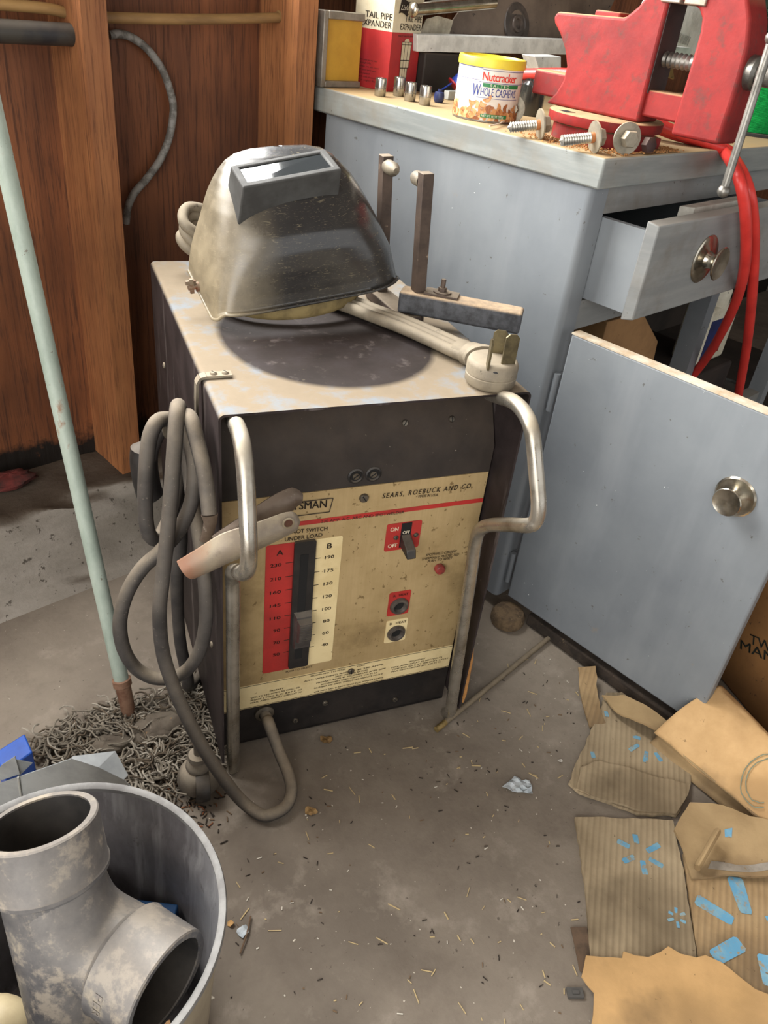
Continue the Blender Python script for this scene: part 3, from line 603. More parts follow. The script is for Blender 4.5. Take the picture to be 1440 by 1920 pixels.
b = MB(); b.hexa([(.268,.21,.5725),(.302,.21,.5725),(.296,.33,.5725),(.262,.33,.5725)], [(.270,.212,.586),(.300,.212,.586),(.294,.328,.586),(.264,.328,.586)]); o = S.part('base_block', b, BAR); bev(o, .002)
bp = Vector((.322, .206, .6185)); b = MB(); b.obox(bp, (.045, .026, .0022), Rg); b.lathe([(.012, 0), (.012, .002), (.0001, .002)], bp+Vector((0,0,.001)), (0,0,1), 20, caps=False); PLT = S.part('clamp_plate', b, BAR)
b = MB(); b.lathe([(.0058, 0), (.0058, .005), (.0032, .005), (.0032, .016), (.0001, .016)], bp+Vector((0,0,.003)), (0,0,1), 6, caps=False); S.part('bolt', b, BAR, PLT)

# ================================================================== welding helmet (frame H: x to its left-right, y to its back, z up from the welder top)
HEL = NT('scuffed grey fibre shell')
n1 = HEL.noise(9, 6, .62); n2 = HEL.noise(34, 6, .75); sc = HEL.noise(60, 4, .7, HEL.coord((1, 1, 6), (.5, .3, .2)), 2.5); X, Y, Z = HEL.xyz()
c = HEL.mix(HEL.ramp(n1, .36, .64), '#2b2a2a', '#383633')
side = HEL.math('MULTIPLY', HEL.ramp(X, -.125, -.04, 1, 0), HEL.ramp(n2, .3, .7, .55, 1))       # the flank is furry with tan dust and hair-fine scratches
c = HEL.mix(side, c, '#8f8268'); c = HEL.mix(HEL.ramp(sc, .60, .64, 0, .35), c, '#a09477')
HEL.col(c); HEL.setr(rough=HEL.math('ADD', HEL.ramp(side, 0, 1, .20, .50), HEL.ramp(n2, .3, .7, -.04, .10)), spec=.75, metal=HEL.ramp(side, 0, 1, .12, .0))
HEL.bump(sc, .06, .0006); HEL = HEL.m
Hh = Thing('welding_helmet', 'shiny grey welding helmet with a raised lens window resting on the welder top', 'helmet', 'H', (.135, .06, 0))
ROW = [  # z, half width, y of the front, centre x, squareness
    (.000, .1400, -.004, .140, 9.0), (.006, .1400, .000, .140, 8.0), (.030, .1385, .001, .1405, 6.0), (.060, .1345, .004, .1425, 4.6),
    (.090, .1255, .009, .1420, 3.6), (.112, .1185, .016, .1415, 3.1), (.130, .1110, .025, .141, 2.8), (.145, .1035, .034, .1405, 2.5),
    (.158, .0950, .045, .140, 2.4), (.169, .0850, .058, .139, 2.4), (.178, .0755, .073, .139, 2.3), (.185, .0620, .090, .139, 2.3), (.189, .0400, .104, .139, 2.2), (.1905, .0010, .1135, .139, 2.0)]
def hrow(v):
    q = v*(len(ROW)-1); i = min(int(q), len(ROW)-2); t = q-i
    return [a*(1-t)+b_*t for a, b_ in zip(ROW[i], ROW[i+1])]
def helm(u, v):
    z_, a, yf, xc, n_ = hrow(v); yb = .108 + .010*v; d = (yb-yf)*.86
    s = (u-.5)*2.0            # -1 .. 1 : left back edge, front, right back edge
    if abs(s) <= .7:
        ph = s/.7*pi/2; e = 2/n_
        x = a*math.copysign(abs(sin(ph))**e, s); y = yf + d*(1-abs(cos(ph))**e)
    else:
        x = math.copysign(a, s); y = yf + d + (yb-yf-d)*(abs(s)-.7)/.3
    lip = max(0, 1-v*7); fr_ = max(0, 1-abs(s)/.62)
    lift = .024*min(1, fr_*2.2)**.9*max(0, 1-v*3)
    back = max(0, (abs(s)-.7)/.3)
    # chin panel: flat plane with a soft crease either side, bulging under the window
    bul = .010*math.exp(-((s)/.42)**2)*math.exp(-((v-.38)/.16)**2)
    cr = .006*math.exp(-((abs(s)-.40)/.07)**2)*max(0, 1-v*2.2)
    tilt = -.002*(x/.14)*min(1, v*2.2)    # the crown leans: its right side sits higher
    return Vector((xc + x, y - bul - lip*.004*fr_ + cr*.6, z_ + lift + tilt + .42*max(0, y-.004)*max(0, 1-v*2.6) + (.016 if s > 0 else 0)*max(0, 1-v*4)*min(1, abs(s)*1.6)))
b = MB(); b.grid(helm, 96, 78); o = Hh.part('shell', b, HEL, smooth=80); solid(o, .0022, -1)
# rolled rim along the lower edge
b = MB(); b.tube([helm(i/96, 0) for i in range(97)], .0021, 8); Hh.part('rim', b, HEL, smooth=80)
# lens window
WIN = pm('black moulded window frame', '#4d4d4b', '#403f3d', 20, rough=.62, spec=.2, rvar=.06)
BLc, BRc, TRc, TLc = [Vector(p) for p in ((.0487,.0178,.176), (.1856,.0230,.183), (.1862,.0728,.195), (.0544,.0716,.185))]
nn = (BRc-BLc).cross(TLc-BLc).normalized(); dn = -nn
def lerp2(u, v): return (BLc.lerp(BRc, u)).lerp(TLc.lerp(TRc, u), v)
outer = [lerp2(*q) for q in ((0,0), (1,0), (1,1), (0,1))]; inner = [lerp2(*q) for q in ((.07,.20), (.93,.20), (.925,.88), (.075,.88))]
lo = [outer[0] + dn*.052 + Vector((-.004,.010,0)), outer[1] + dn*.050 + Vector((.004,.012,0)), outer[2] + dn*.03 + Vector((.006,.004,0)), outer[3] + dn*.03 + Vector((-.004,.004,0))]
b = MB(); n_ = 4; ind = [p + dn*.0038 for p in inner]
b.add(lo + outer + inner + ind, [(i, (i+1) % 4, 4+(i+1) % 4, 4+i) for i in range(4)] + [(4+i, 4+(i+1) % 4, 8+(i+1) % 4, 8+i) for i in range(4)] + [(8+i, 8+(i+1) % 4, 12+(i+1) % 4, 12+i) for i in range(4)])
WF = Hh.part('lens_frame', b, WIN, smooth=30); bev(WF, .0022, 3, 30)
LG = NT('dusty dark lens'); LG.col(LG.mix(LG.ramp(LG.noise(40, 4, .7), .55, .8, 0, .3), '#0d1211', '#5d5a51')); LG.setr(rough=.06, spec=.9); LG = LG.m
b = MB(); b.add([p + dn*.0022 for p in inner] + [p + dn*.0036 for p in inner], [(0,1,2,3), (7,6,5,4)] + [(i, (i+1) % 4, 4+(i+1) % 4, 4+i) for i in range(4)]); Hh.part('lens', b, LG, WF, smooth=0)
# headgear band showing under the lifted chin edge
b = MB(); el = [(.138 + .105*cos(a), .078 + .074*sin(a), .0105 + .004*sin(a*1)) for a in [2*pi*i/60 for i in range(60)]]
b.tube(el, .0100, 10, closed=True, sq=(.35, 1), up=(1, 0, 0)); Hh.part('headgear', b, pm('yellowed headgear band', '#8d7b50', '#6f5f3d', 30, rough=.75))
# wing screw on the left pivot
b = MB(); p = Vector((.004, .076, .034)); b.cyl(p, p + Vector((-.006, 0, 0)), .007, 18); b.cyl(p, p + Vector((-.017, 0, 0)), .0032, 12); b.obox(p + Vector((-.012, 0, .002)), (.004, .005, .020)); b.obox(p + Vector((-.012, .003, .006)), (.004, .014, .005))
Hh.part('pivot_screw', b, pm('rusty plated screw', '#8b7d6b', '#7a4a34', 90, rough=.5, metal=.5))

# ================================================================== the grey workbench
GP = NT('flat grey blue paint')
n1 = GP.noise(3.2, 6, .6); n2 = GP.noise(60, 3, .7); n3 = GP.noise(130, 2, .6); st = GP.noise(7, 5, .6, GP.coord((1.4, 1.4, .25)))
c = GP.mix(GP.ramp(n1, .36, .64), '#70757a', '#82878a'); c = GP.mix(GP.ramp(st, .5, .75, 0, .45), c, '#93979a'); c = GP.mix(GP.ramp(n2, .69, .72, 0, .8), c, '#55534f')
c = GP.mix(GP.ramp(n3, .765, .775, 0, .9), c, '#d9dcda'); c = GP.mix(GP.ramp(GP.noise(17, 5, .7), .68, .76, 0, .5), c, '#8d7f6c')
GP.col(c); GP.setr(rough=GP.ramp(n1, .3, .7, .42, .6), spec=.4); GP.bump(n1, .08, .001); GP = GP.m
def worn(name, base, hi, brown, amt, top='#a88f68'):
    t = NT(name); n1 = t.noise(5, 6, .66); st = t.noise(3, 6, .65, t.coord((1.5, 1.5, 14))); n2 = t.noise(75, 3, .7)
    c = t.mix(t.ramp(st, .38, .66), base, hi); c = t.mix(t.ramp(n1, .48, .68, 0, amt), c, brown); c = t.mix(t.ramp(n2, .7, .73, 0, .7), c, '#4b4138')
    c = t.mix(t.math('MULTIPLY', t.ramp(t.up(), .6, .95), t.ramp(t.noise(11, 6, .7), .3, .55, .75, 1)), c, top)
    t.col(c); t.setr(rough=.62, spec=.35); t.bump(st, .15, .001); return t.m
GTOP = worn('worn grey bench edge', '#7a7e7c', '#91948f', '#7d715f', .7)
GFR = worn('grimy grey front', '#7b7d7c', '#8b8c89', '#665b4e', .7, '#8f8b83')
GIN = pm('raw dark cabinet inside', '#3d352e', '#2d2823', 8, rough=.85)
CHR = pm('tarnished nickel', '#c8c1b2', '#a39a88', 40, rough=.2, metal=.95, rvar=.06)
WB = Thing('workbench', 'grey painted wooden workbench with an open drawer and an open door', 'workbench', 'B', (.1, .30, 0))
b = MB(); b.box(0, 1.75, .0, .615, .7505, .7905); o = WB.part('worktop', b, GTOP); bev(o, .003)
b = MB(); b.box(.007, .025, .055, .585, .028, .7505); WB.part('side_panel', b, GP)
b = MB(); b.prism([(.006, .060), (.006, .022)] + [(.016-.010*cos(a), .022-.010*sin(a)) for a in [pi/2*k/5 for k in range(1, 6)]] + [(.047, .012), (.047, .060)], 'z', .026, .7505); o = WB.part('corner_post', b, GP)
b = MB(); b.box(.047, 1.70, .013, .034, .7125, .7505); WB.part('top_rail', b, GFR)
b = MB(); b.box(.047, 1.70, .013, .050, .540, .586); WB.part('drawer_rail', b, GFR)
for x0 in (.505, 1.00, 1.62): b = MB(); b.box(x0, x0+.032, .012, .050, .0, .7125); WB.part('leg', b, GP)
for x0 in (1.02,): b = MB(); b.box(x0-.45, x0, .02, .05, .16, .20); WB.part('lower_rail', b, GFR)
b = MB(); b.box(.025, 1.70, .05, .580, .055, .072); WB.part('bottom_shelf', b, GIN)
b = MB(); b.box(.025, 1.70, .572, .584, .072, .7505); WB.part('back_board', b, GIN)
# drawer pulled out
b = MB()
b.box(.0500, .0620, -.060, .40, .5900, .7080); b.box(.500, .512, -.060, .40, .5900, .7080); b.box(.062, .500, -.060, .40, .590, .598); b.box(.062, .5, .39, .40, .598, .70)
DR = WB.part('drawer', b, GP)
b = MB(); b.hexa([(.043,-.0605,.582), (.522,-.0605,.582), (.522,-.0605,.722), (.043,-.0605,.722)], [(.047,-.0785,.586), (.518,-.0785,.586), (.518,-.0785,.718), (.047,-.0785,.718)])
o = WB.part('drawer_front', b, GFR, DR); bev(o, .002)
def knob(c, axis, sc=1.0):
    b = MB(); b.lathe([(.0285*sc, 0), (.0290*sc, .0015), (.0265*sc, .0035), (.0190*sc, .0030), (.0110*sc, .0060), (.0085*sc, .013), (.0095*sc, .019), (.0185*sc, .0245), (.0200*sc, .0265), (.0190*sc, .0280), (.0120*sc, .0262), (.0001, .0255)], c, axis, 44, caps=False)
    return b
WB.part('knob', knob((.214, -.0785, .655), (0, -1, 0), 1.25), CHR, DR)
# door swung wide open
b = MB(); b.box(.0130, .0325, -.394, -.006, .037, .5470); DO = WB.part('door', b, GP); bev(DO, .003)
b = MB(); b.box(.0128, .0330, -.394, -.006, .5465, .5490); WB.part('bare_top_edge', b, pm('bare chipped edge', '#cdc6b4', '#b39a7b', 18, rough=.8), DO)
WB.part('knob', knob((.0130, -.316, .424), (-1, 0, 0), 1.0), CHR, DO)
for z_ in (.445, .095):
    b = MB(); b.cyl((.018, .004, z_-.032), (.018, .004, z_+.032), .0052, 14); b.box(.019, .044, .0095, .0125, z_-.028, z_+.028); WB.part('hinge', b, GP)

# ------------------------------------------------------------------ under the bench
KRAFT = pm('brown kraft board', '#a27b50', '#8a6742', 9, rough=.85, speck='#6d4f32', sscale=60)
KRAFTD = pm('old brown carton', '#80592f', '#6c4a28', 6, rough=.85, speck='#4d341c', sscale=70)
b = MB(); bx_ = [Vector(p) for p in [(0.2302,0.06,0.5044),(0.3474,0.06,0.5022),(0.4428,0.06,0.428),(0.4594,0.06,0.3329)]]; b.extrude(bx_ + [Vector((bx_[3].x, .06, .0728)), Vector((bx_[0].x, .06, .0728))], (0, .09, 0)); o = single('cardboard_box', b, KRAFT, 'small upright brown cardboard box inside the open cabinet below the drawer', 'box', 'B', (.157, .145, .0725)); bev(o, .002)
WHT = pm('dirty white plastic', '#e6e0cc', '#cfc7b0', 14, rough=.45, speck='#4d463a', sscale=60)
BT = Thing('plastic_bottle', 'off-white plastic bottle with a blue and red label standing behind the bench leg', 'bottle', 'B', (.89, .165, .265))
b = MB(); b.prism(rrect(.828, .968, .262, .405, .012), 'y', .13, .20); o = BT.part('body', b, WHT); bev(o, .008, 3)
b = MB(); b.lathe([(.036, .40), (.037, .440), (.034, .446), (.0001, .446)], (.883, .165, 0), (0,0,1), 28); BT.part('cap', b, WHT)
b = MB(); b.box(.838, .900, .1285, .131, .272, .375); BT.part('label', b, pm('navy label', '#232f66', '#1b254f', 20, rough=.5), label='navy blue label')
b = MB(); b.box(.910, .926, .1285, .131, .285, .40); BT.part('label', b, REDP, label='red stripe')
b = MB(); b.box(.63, .972, .10, .34, .0725, .2600); o = single('dark_crate', b, pm('dark brown crate', '#372c26', '#2a221e', 10, rough=.8), 'dark brown crate on the bottom shelf under the off-white bottle', 'crate', 'B', (.76, .22, .0725)); bev(o, .006)
b = MB(); b.lathe([(.045, 0), (.045, .10), (.043, .104), (.04, .105), (.04, .10), (.0001, .10)], (1.030, .12, .0725), (0,0,1), 28); single('metal_can', b, pm('dull grey can', '#6f706c', '#595a57', 20, rough=.5, metal=.3), 'dull grey can at the bottom behind the red hose', 'can', 'B', (1.030, .12, .0725))
b = MB(); b.hexa([(.16,.0,.712-.012),(.40,.0,.700),(.40,.12,.700),(.16,.12,.700)], [(.17,-.045,.7165),(.38,-.050,.7185),(.38,.10,.714),(.17,.10,.712)])
b = MB(); b.hexa([(.20,-.045,.605),(.40,-.045,.605),(.40,-.02,.605),(.20,-.02,.605)], [(.205,-.044,.7225),(.39,-.046,.7240),(.39,-.020,.7215),(.205,-.020,.7195)]); single('paper_packet', b, pm('white paper', '#cfcbc0', '#b7b2a6', 30, rough=.8), 'white paper packet sticking up from the open drawer', 'paper', 'B', (.3, -.03, .598))
b = MB()
def carton(b, x0, y0, ang, w, d, h):
    R_ = Matrix.Rotation(radians(ang), 3, 'Z'); P = [Vector((x0, y0, 0)) + R_ @ Vector(p) for p in ((0,0,.002), (w,0,.002), (w,d,.002), (0,d,.002))]
    b.hexa(P, [p + Vector((0,0,h)) for p in P])
p0, p1 = [Vector(p) for p in [(0.195,-0.3473,0.002),(0.1293,-0.4742,0.002)]]
dr = (p1-p0).normalized(); ou = Vector((-dr.y, dr.x, 0)); st_, en = p0 - dr*.02, p0 + dr*.52
CT = Thing('brown_carton', 'brown carton printed with dark capitals standing behind the open cabinet door', 'carton', 'B', tuple(p0))
b = MB(); b.hexa([st_, en, en+ou*.22, st_+ou*.22], [q + Vector((0,0,.335)) for q in (st_, en, en+ou*.22, st_+ou*.22)]); o = CT.part('body', b, KRAFTD); bev(o, .003)
def onface(px_): return Vector(px_)
b = MB()
# the two printed words run along the face
fw = dr; up_ = Vector((0, 0, 1)); off = -ou*.0012
a_ = radians(25); rt = fw*cos(a_) + up_*sin(a_); ut = up_*cos(a_) - fw*sin(a_)
b.text('TWO', p0 + fw*.036 + up_*.106 + off, rt, ut, .016, .072, bold=.008); b.text('MAN', p0 + fw*.024 + up_*.082 + off, rt, ut, .016, .078, bold=.008)
CT.part('black_lettering', b, pm('faded green black print', '#262a22', '#33352b', 60, rough=.8), o, smooth=0)

# ================================================================== things on the bench (frame B, bench top z = .7905)
ZT = .7908
ALU = pm('dull aluminium', '#dfe0dc', '#c4c5c1', 30, rough=.5, metal=.1, speck='#77756f', sscale=90, rvar=.08)
STEEL = pm('grey steel', '#8d8a83', '#6b6862', 40, rough=.38, metal=.8)
# carton of the tail pipe expander, a tall box cut by the top of the picture
BXW = pm('cream box print', '#cfc5ab', '#bdb193', 16, rough=.6); BXR = pm('red box print', '#ab2a2a', '#98242a', 14, speck='#c77b66', sscale=70, slo=.70, shi=.73, rough=.5)
q0, q1, q2 = [Vector(p) for p in [(0.0998,0.6325,0.7908),(0.1136,0.5481,0.7908),(0.2799,0.6366,0.7908)]]
BX = Thing('tail_pipe_expander_box', 'tall red and cream TAIL PIPE EXPANDER box at the left end of the bench', 'box', 'B', tuple(q1))
# make the footprint a true rectangle from its near corner
e1 = (q0-q1); w1 = e1.length; e1.normalize(); e2 = Vector((-e1.y, e1.x, 0)); e2 = e2 if e2.dot(q2-q1) > 0 else -e2; w2 = .086
H1, H2 = .0925, .235
b = MB(); P = [q1, q1+e1*w1, q1+e1*w1+e2*w2, q1+e2*w2]
b.hexa(P, [p + Vector((0,0,H1)) for p in P]); BX.part('lower_body', b, BXR, label='red lower half')
b = MB(); P2 = [p + Vector((0,0,H1)) for p in P]; b.hexa(P2, [p + Vector((0,0,H2)) for p in P]); BX.part('upper_body', b, BXW, label='cream upper half')
n1_, n2_ = -e2, -e1
def on1(s, z_): return q1 + e1*(w1*(1-s)) + Vector((0,0,z_)) + n1_*.0006      # left face, s 0 at its left edge
def on2(s, z_): return q1 + e2*(w2*s) + Vector((0,0,z_)) + n2_*.0006
b = MB()
for s_, z_ in (('TAIL PIPE', .1095), ('EXPANDER', .0970)):
    b.text(s_, on1(.97, z_), -e1, (0,0,1), .0095, w1*(.70 if s_[0] == 'T' else .80), anchor='r', bold=.01); b.text(s_, on2(.97, z_), e2, (0,0,1), .0095, w2*(.58 if s_[0] == 'T' else .72), anchor='r', bold=.01)
b.text('MAKES TAILPIPE REPAIR EASIER', on2(.2, .0860), e2, (0,0,1), .0028, w2*.76)
for k, z_ in enumerate((.043, .038, .0325, .027, .0215, .016, .0105)): b.text(('Expands pipe to any size', 'for a tight fit', 'Works on all cars', 'Insert tool and turn', 'bolt with a wrench')[k % 5], on1(.12, z_), -e1, (0,0,1), .0026, w1*(.55, .4, .62)[k % 3])
# flag emblem on the right face
fl = []
for k in range(13): s_ = k/12; fl.append(on2(.15+.36*s_, .1205 + .0018*sin(s_*6.3)))
for k in range(12, -1, -1): s_ = k/12; fl.append(on2(.20+.36*s_, .1405 + .0018*sin(s_*6.3)))
b.add(fl, [list(range(len(fl)))])
BX.part('black_print', b, INK, smooth=0)
b = MB(); b.text('Lisle', on2(.205, .1265)+n2_*.0004, e2, (0,0,1), .0075, w2*.26, shear=.35); BX.part('white_print', b, pm('white print', '#e2dccb', rough=.6), smooth=0)
b = MB()      # line drawing of the tool
for s0, s1, z0, z1 in ((.36,.70,.0745,.0785), (.36,.68,.050,.0745), (.36,.66,.038,.0495), (.37,.62,.008,.0375)):
    P = [on2(s0,z0), on2(s1,z0), on2(s1,z1), on2(s0,z1)]; b.slot(0); b.add(P, [(0,1,2,3)]); b.slot(1)
    for i in range(4): b.cyl(P[i]+n2_*.0003, P[(i+1) % 4]+n2_*.0003, .00045, 4)
    for k in (1, 2): f_ = s0+(s1-s0)*k/3; b.cyl(on2(f_, z0)+n2_*.0003, on2(f_, z1)+n2_*.0003, .00045, 4)
b.slot(0); P = [on2(.43,.0785), on2(.63,.0785), on2(.585,.0835), on2(.48,.0835)]; b.add(P, [(0,1,2,3)])
BX.part('tool_drawing', b, [BXW, INK], smooth=0)
# framed yellow panel behind it
TR = Thing('yellow_panel_tray', 'metal framed tray with a yellow panel standing at the bench end behind the red box', 'tray', 'B', (.045, .575, ZT))
o_ = [Vector(p) for p in [(-0.0218,0.59,0.7975),(-0.0163,0.59,0.9094),(0.0899,0.59,0.9162),(0.1047,0.59,0.7994)]]
tl, tr_ = [(-0.0217,0.575,0.9089),(-0.0151,0.575,0.7981)]
b = MB(); x0, x1, z0, z1, yy = (-0.0069,0.6,0.8005)[0], (0.0846,0.6,0.802)[0], ZT, .905, .600
b.box(x0, x0+.010, yy-.012, yy+.008, z0, z1); b.box(x0+.010, x1, yy-.012, yy+.008, z0, z0+.010); b.box(x0+.010, x1, yy-.012, yy+.008, z1-.012, z1)
o = TR.part('frame', b, pm('dull grey metal frame', '#8b8479', '#6f685e', 20, rough=.45, metal=.5)); bev(o, .0015)
b = MB(); b.box(x0+.009, x1+.001, yy-.004, yy+.004, z0+.009, z1-.011); TR.part('panel', b, pm('mustard panel', '#b48b2c', '#a27a24', 10, rough=.6))
# four sockets
SK = pm('chrome socket', '#a9a8a3', '#8b8983', 60, rough=.22, metal=.95)
for (px_, h_), lab in zip((((.0520,.4995), .0275), ((.0985,.5020), .0295), ((.0745,.4490), .0285), ((.0715,.4105), .0285)),
        ('chrome socket standing alone at the left end of the row of four', 'chrome socket standing hard against the red box, second of four', 'chrome socket third of the row of four', 'chrome socket at the right end of the row beside the dark blue bead')):
    S_ = Thing('chrome_socket', lab, 'socket', 'B', (px_[0], px_[1], ZT), 'chrome sockets in a row on the bench')
    b = MB(); r_ = .0098; b.lathe([(r_*.95, 0), (r_, .001), (r_, h_-.001), (r_*.96, h_), (r_*.78, h_), (r_*.74, h_-.012), (.0001, h_-.012)], (px_[0], px_[1], ZT), (0,0,1), 32, caps=False); S_.part('body', b, SK)
    b = MB(); b.lathe([(r_*1.012, 0), (r_*1.012, .0012)], (px_[0], px_[1], ZT+.012), (0,0,1), 32, caps=False); S_.part('knurl_band', b, STEEL)
b = MB(); c_ = Vector((0.1318,0.4352,0.7908)); b.lathe([(.0070, 0), (.0088, .003), (.0092, .010), (.0080, .0155), (.0055, .0165), (.0001, .0166)], c_, (0,0,1), 24); b.lathe([(.0035, 0), (.0035, .004)], c_+Vector((0,0,.0164)), (0,0,1), 12)
single('blue_bead', b, pm('navy plastic', '#27315c', '#1d2547', 40, rough=.35), 'small dark blue plastic bead just right of the chrome sockets', 'bead', 'B', tuple(c_))
# spool of wire in red and blue, partly behind the can
SP = Thing('wire_spool', 'small red and blue spool of wire behind the cashew can', 'spool', 'B', tuple((0.2524,0.495,0.7908)))
c_ = Vector((0.2524,0.495,0.7908)) + Vector((0,0,.022)); ax_ = Vector((.5,-.3,.55)).normalized()
b = MB(); b.lathe([(.0225, -.014), (.0225, -.0115), (.009, -.0115), (.009, .0115), (.0225, .0115), (.0225, .014)], c_, ax_, 28); SP.part('flanges', b, pm('red plastic', '#b3232a', '#9b2027', 30, rough=.35))
b = MB(); b.lathe([(.0185, -.0112), (.019, 0), (.0185, .0112)], c_, ax_, 28, caps=False); SP.part('wire', b, pm('blue wire', '#2446b0', '#1b3691', 80, rough=.4))
b = MB(); b.tube(catmull([c_+Vector((-.012,.012,.0)), c_+Vector((-.028,.02,-.012)), c_+Vector((-.045,.02,-.019))], 5), .0016, 8); SP.part('loose_end', b, pm('blue wire', ''))
b = MB(); c_ = Vector((0.1952,0.4584,0.7908)); b.box(c_.x-.01, c_.x+.03, c_.y+.004, c_.y+.016, ZT, ZT+.014); o = single('grey_block', b, pm('pale grey block', '#a9aca8', '#8e918d', 30, rough=.6), 'small pale grey block between the blue bead and the cashew can', 'block', 'B', tuple(c_)); bev(o, .001)

# ------------------------------------------------------------------ the cashew can
cc = Vector((.0815, .2865, ZT)); R_ = .0500; HC = .0735
view = Vector((-.997-cc.x, -.615-cc.y, 0)).normalized(); side_ = Vector((-view.y, view.x, 0))
CN = Thing('cashew_can', 'round white WHOLE CASHEWS can with a yellow lid on the bench edge', 'can', 'B', tuple(cc))
b = MB(); b.lathe([(R_*.985, 0), (R_*1.006, .0008), (R_*1.006, .0026), (R_, .0034), (R_, HC)], cc, (0,0,1), 72); CN.part('body', b, pm('white can print', '#ded9cd', '#d3cdbf', 12, rough=.4))
b = MB(); b.lathe([(R_*1.012, 0), (R_*1.012, .0022)], cc+Vector((0,0,.0005)), (0,0,1), 72, caps=False); CN.part('bottom_seam', b, STEEL)
b = MB(); b.lathe([(R_*1.01, HC-.0005), (R_*1.04, HC), (R_*1.04, HC+.0095), (R_*1.02, HC+.0120), (R_*.93, HC+.0125), (R_*.90, HC+.0095), (.0001, HC+.0095)], cc, (0,0,1), 72); CN.part('lid', b, pm('yellow lid', '#dcc83a', '#c9b32c', 10, rough=.4))
def oncan(ang, z_, e_=.0005): return cc + (view*cos(ang) + side_*sin(ang))*(R_+e_) + Vector((0,0,z_))
def canfn(a0, z0, e_, sl=0): return lambda xy: oncan(a0 + xy[0]/R_, z0 + xy[1] + sl*xy[0], e_)
LRED, LGRN, LBLU = pm('red lettering', '#cf2f20', rough=.5), pm('green lettering', '#1f7440', rough=.5), pm('blue lettering', '#2f3d86', rough=.5)
b = MB(); b.text('Nutcracker', None or (0,0,0), (1,0,0), (0,0,1), .0112, .056, fn=canfn(-.22, .0565, .0008), bold=.035, spacing=.92); CN.part('red_lettering', b, LRED, smooth=0)
b = MB(); b.text('HOLE CASHEWS', (0,0,0), (1,0,0), (0,0,1), .0105, .060, fn=canfn(-.22, .0362, .0008), bold=.008); b.text('W', (0,0,0), (1,0,0), (0,0,1), .0165, .0125, fn=canfn(-.48, .0345, .0009), bold=.008); CN.part('blue_lettering', b, LBLU, smooth=0)
b = MB()
def band(a0, a1, z0, z1, e_):
    n_ = max(2, int((a1-a0)/.06)); vs = [oncan(a0+(a1-a0)*i/n_, z_, e_) for i in range(n_+1) for z_ in (z0, z1)]; b.add(vs, [(2*i, 2*i+2, 2*i+3, 2*i+1) for i in range(n_)])
band(-.18, 1.05, .0480, .0530, .0007); band(-.12, .72, .0070, .0118, .0016); CN.part('green_band', b, LGRN, smooth=0)
b = MB(); band(-1.3, -.3, .0560, .0565, .0007); band(-.24, 1.4, .0700, .0706, .0007); band(-1.3, -.24, .0720, .0726, .0007); band(-.3, 1.4, .0538, .0544, .0007); band(-.34, 1.1, .0330, .0336, .0007); CN.part('thin_line', b, LBLU, smooth=0)
b = MB(); b.text('SALTED', (0,0,0), (1,0,0), (0,0,1), .0036, .030, fn=canfn(.05, .0488, .0010), spacing=1.4); b.text('NET WT 10 OZ (283g)', (0,0,0), (1,0,0), (0,0,1), .0030, .034, fn=canfn(-.08, .0079, .0019), bold=.01); CN.part('white_lettering', b, pm('white print', ''), smooth=0)
random.seed(21); b = MB()
for lay in range(3):
    for k in range(34):
        a0 = -1.75 + 3.5*(k+random.random())/34; z0 = random.uniform(.003, .026 - .006*lay + .006*sin(a0*3.1+1)); L_ = random.uniform(.0052, .0072); th = random.uniform(0, 6.3); P = []
        for i in range(18): f_ = 2*pi*i/18; P.append((L_*cos(f_), .0030*sin(f_)*(1+.25*abs(cos(f_))) - .0034*cos(f_)**2))
        pts = [oncan(a0 + (x*cos(th)-y*sin(th))/R_, max(.0028, z0 + x*sin(th)+y*cos(th)), .0007+.0002*lay+.00001*k) for x, y in P]
        b.slot(random.choice((0, 0, 1, 2))); b.add(pts, [list(range(len(pts)))])
CN.part('printed_cashews', b, [pm('tan nut print', '#c08a55', '#a56f3f', 160, rough=.5), pm('pale nut print', '#d8ab78', '#bd8350', 160, rough=.5), pm('brown nut print', '#9b6036', '#7c4525', 160, rough=.5)], smooth=0, recalc=False)
random.seed(5)

# ------------------------------------------------------------------ the red bench vise; its jaws slide along frame y
VR = NT('chipped red vise paint'); n1 = VR.noise(16, 6, .66); n2 = VR.noise(42, 5, .72); c = VR.mix(VR.ramp(n1, .4, .62), '#882522', '#71201f'); c = VR.mix(VR.ramp(n2, .53, .66, 0, .7), c, '#553833')
c = VR.mix(VR.math('MULTIPLY', VR.ramp(VR.up(), .5, .95), VR.ramp(n1, .3, .5, .55, .95)), c, '#b4946f'); VR.col(c); VR.setr(rough=VR.ramp(n2, .4, .7, .55, .75), spec=.25); VR.bump(VR.noise(30, 5, .6), .25, .003); VR = VR.m
DKR = pm('oily dark red casting', '#3a2522', '#2a1e1c', 20, rough=.6, dust='#7a6450', damt=.5)
VS = Thing('bench_vise', 'big chipped red bench vise bolted on the corner of the workbench', 'vise', 'B', (.125, .095, ZT))
b = MB(); b.lathe([(.0735, 0), (.0735, .0195), (.070, .0215), (.0001, .0215)], (.128, .095, ZT), (0,0,1), 48)
for a_ in (200, 320, 80): b.obox((.128+.070*cos(radians(a_)), .095+.070*sin(radians(a_)), ZT+.007), (.03, .03, .014), Matrix.Rotation(radians(a_), 3, 'Z'))
VS.part('swivel_base', b, VR)
b = MB(); b.lathe([(.0815, 0), (.0830, .003), (.0830, .0125), (.080, .0145), (.0001, .0145)], (.128, .095, ZT+.0222), (0,0,1), 56); o = VS.part('swivel_plate', b, VR)
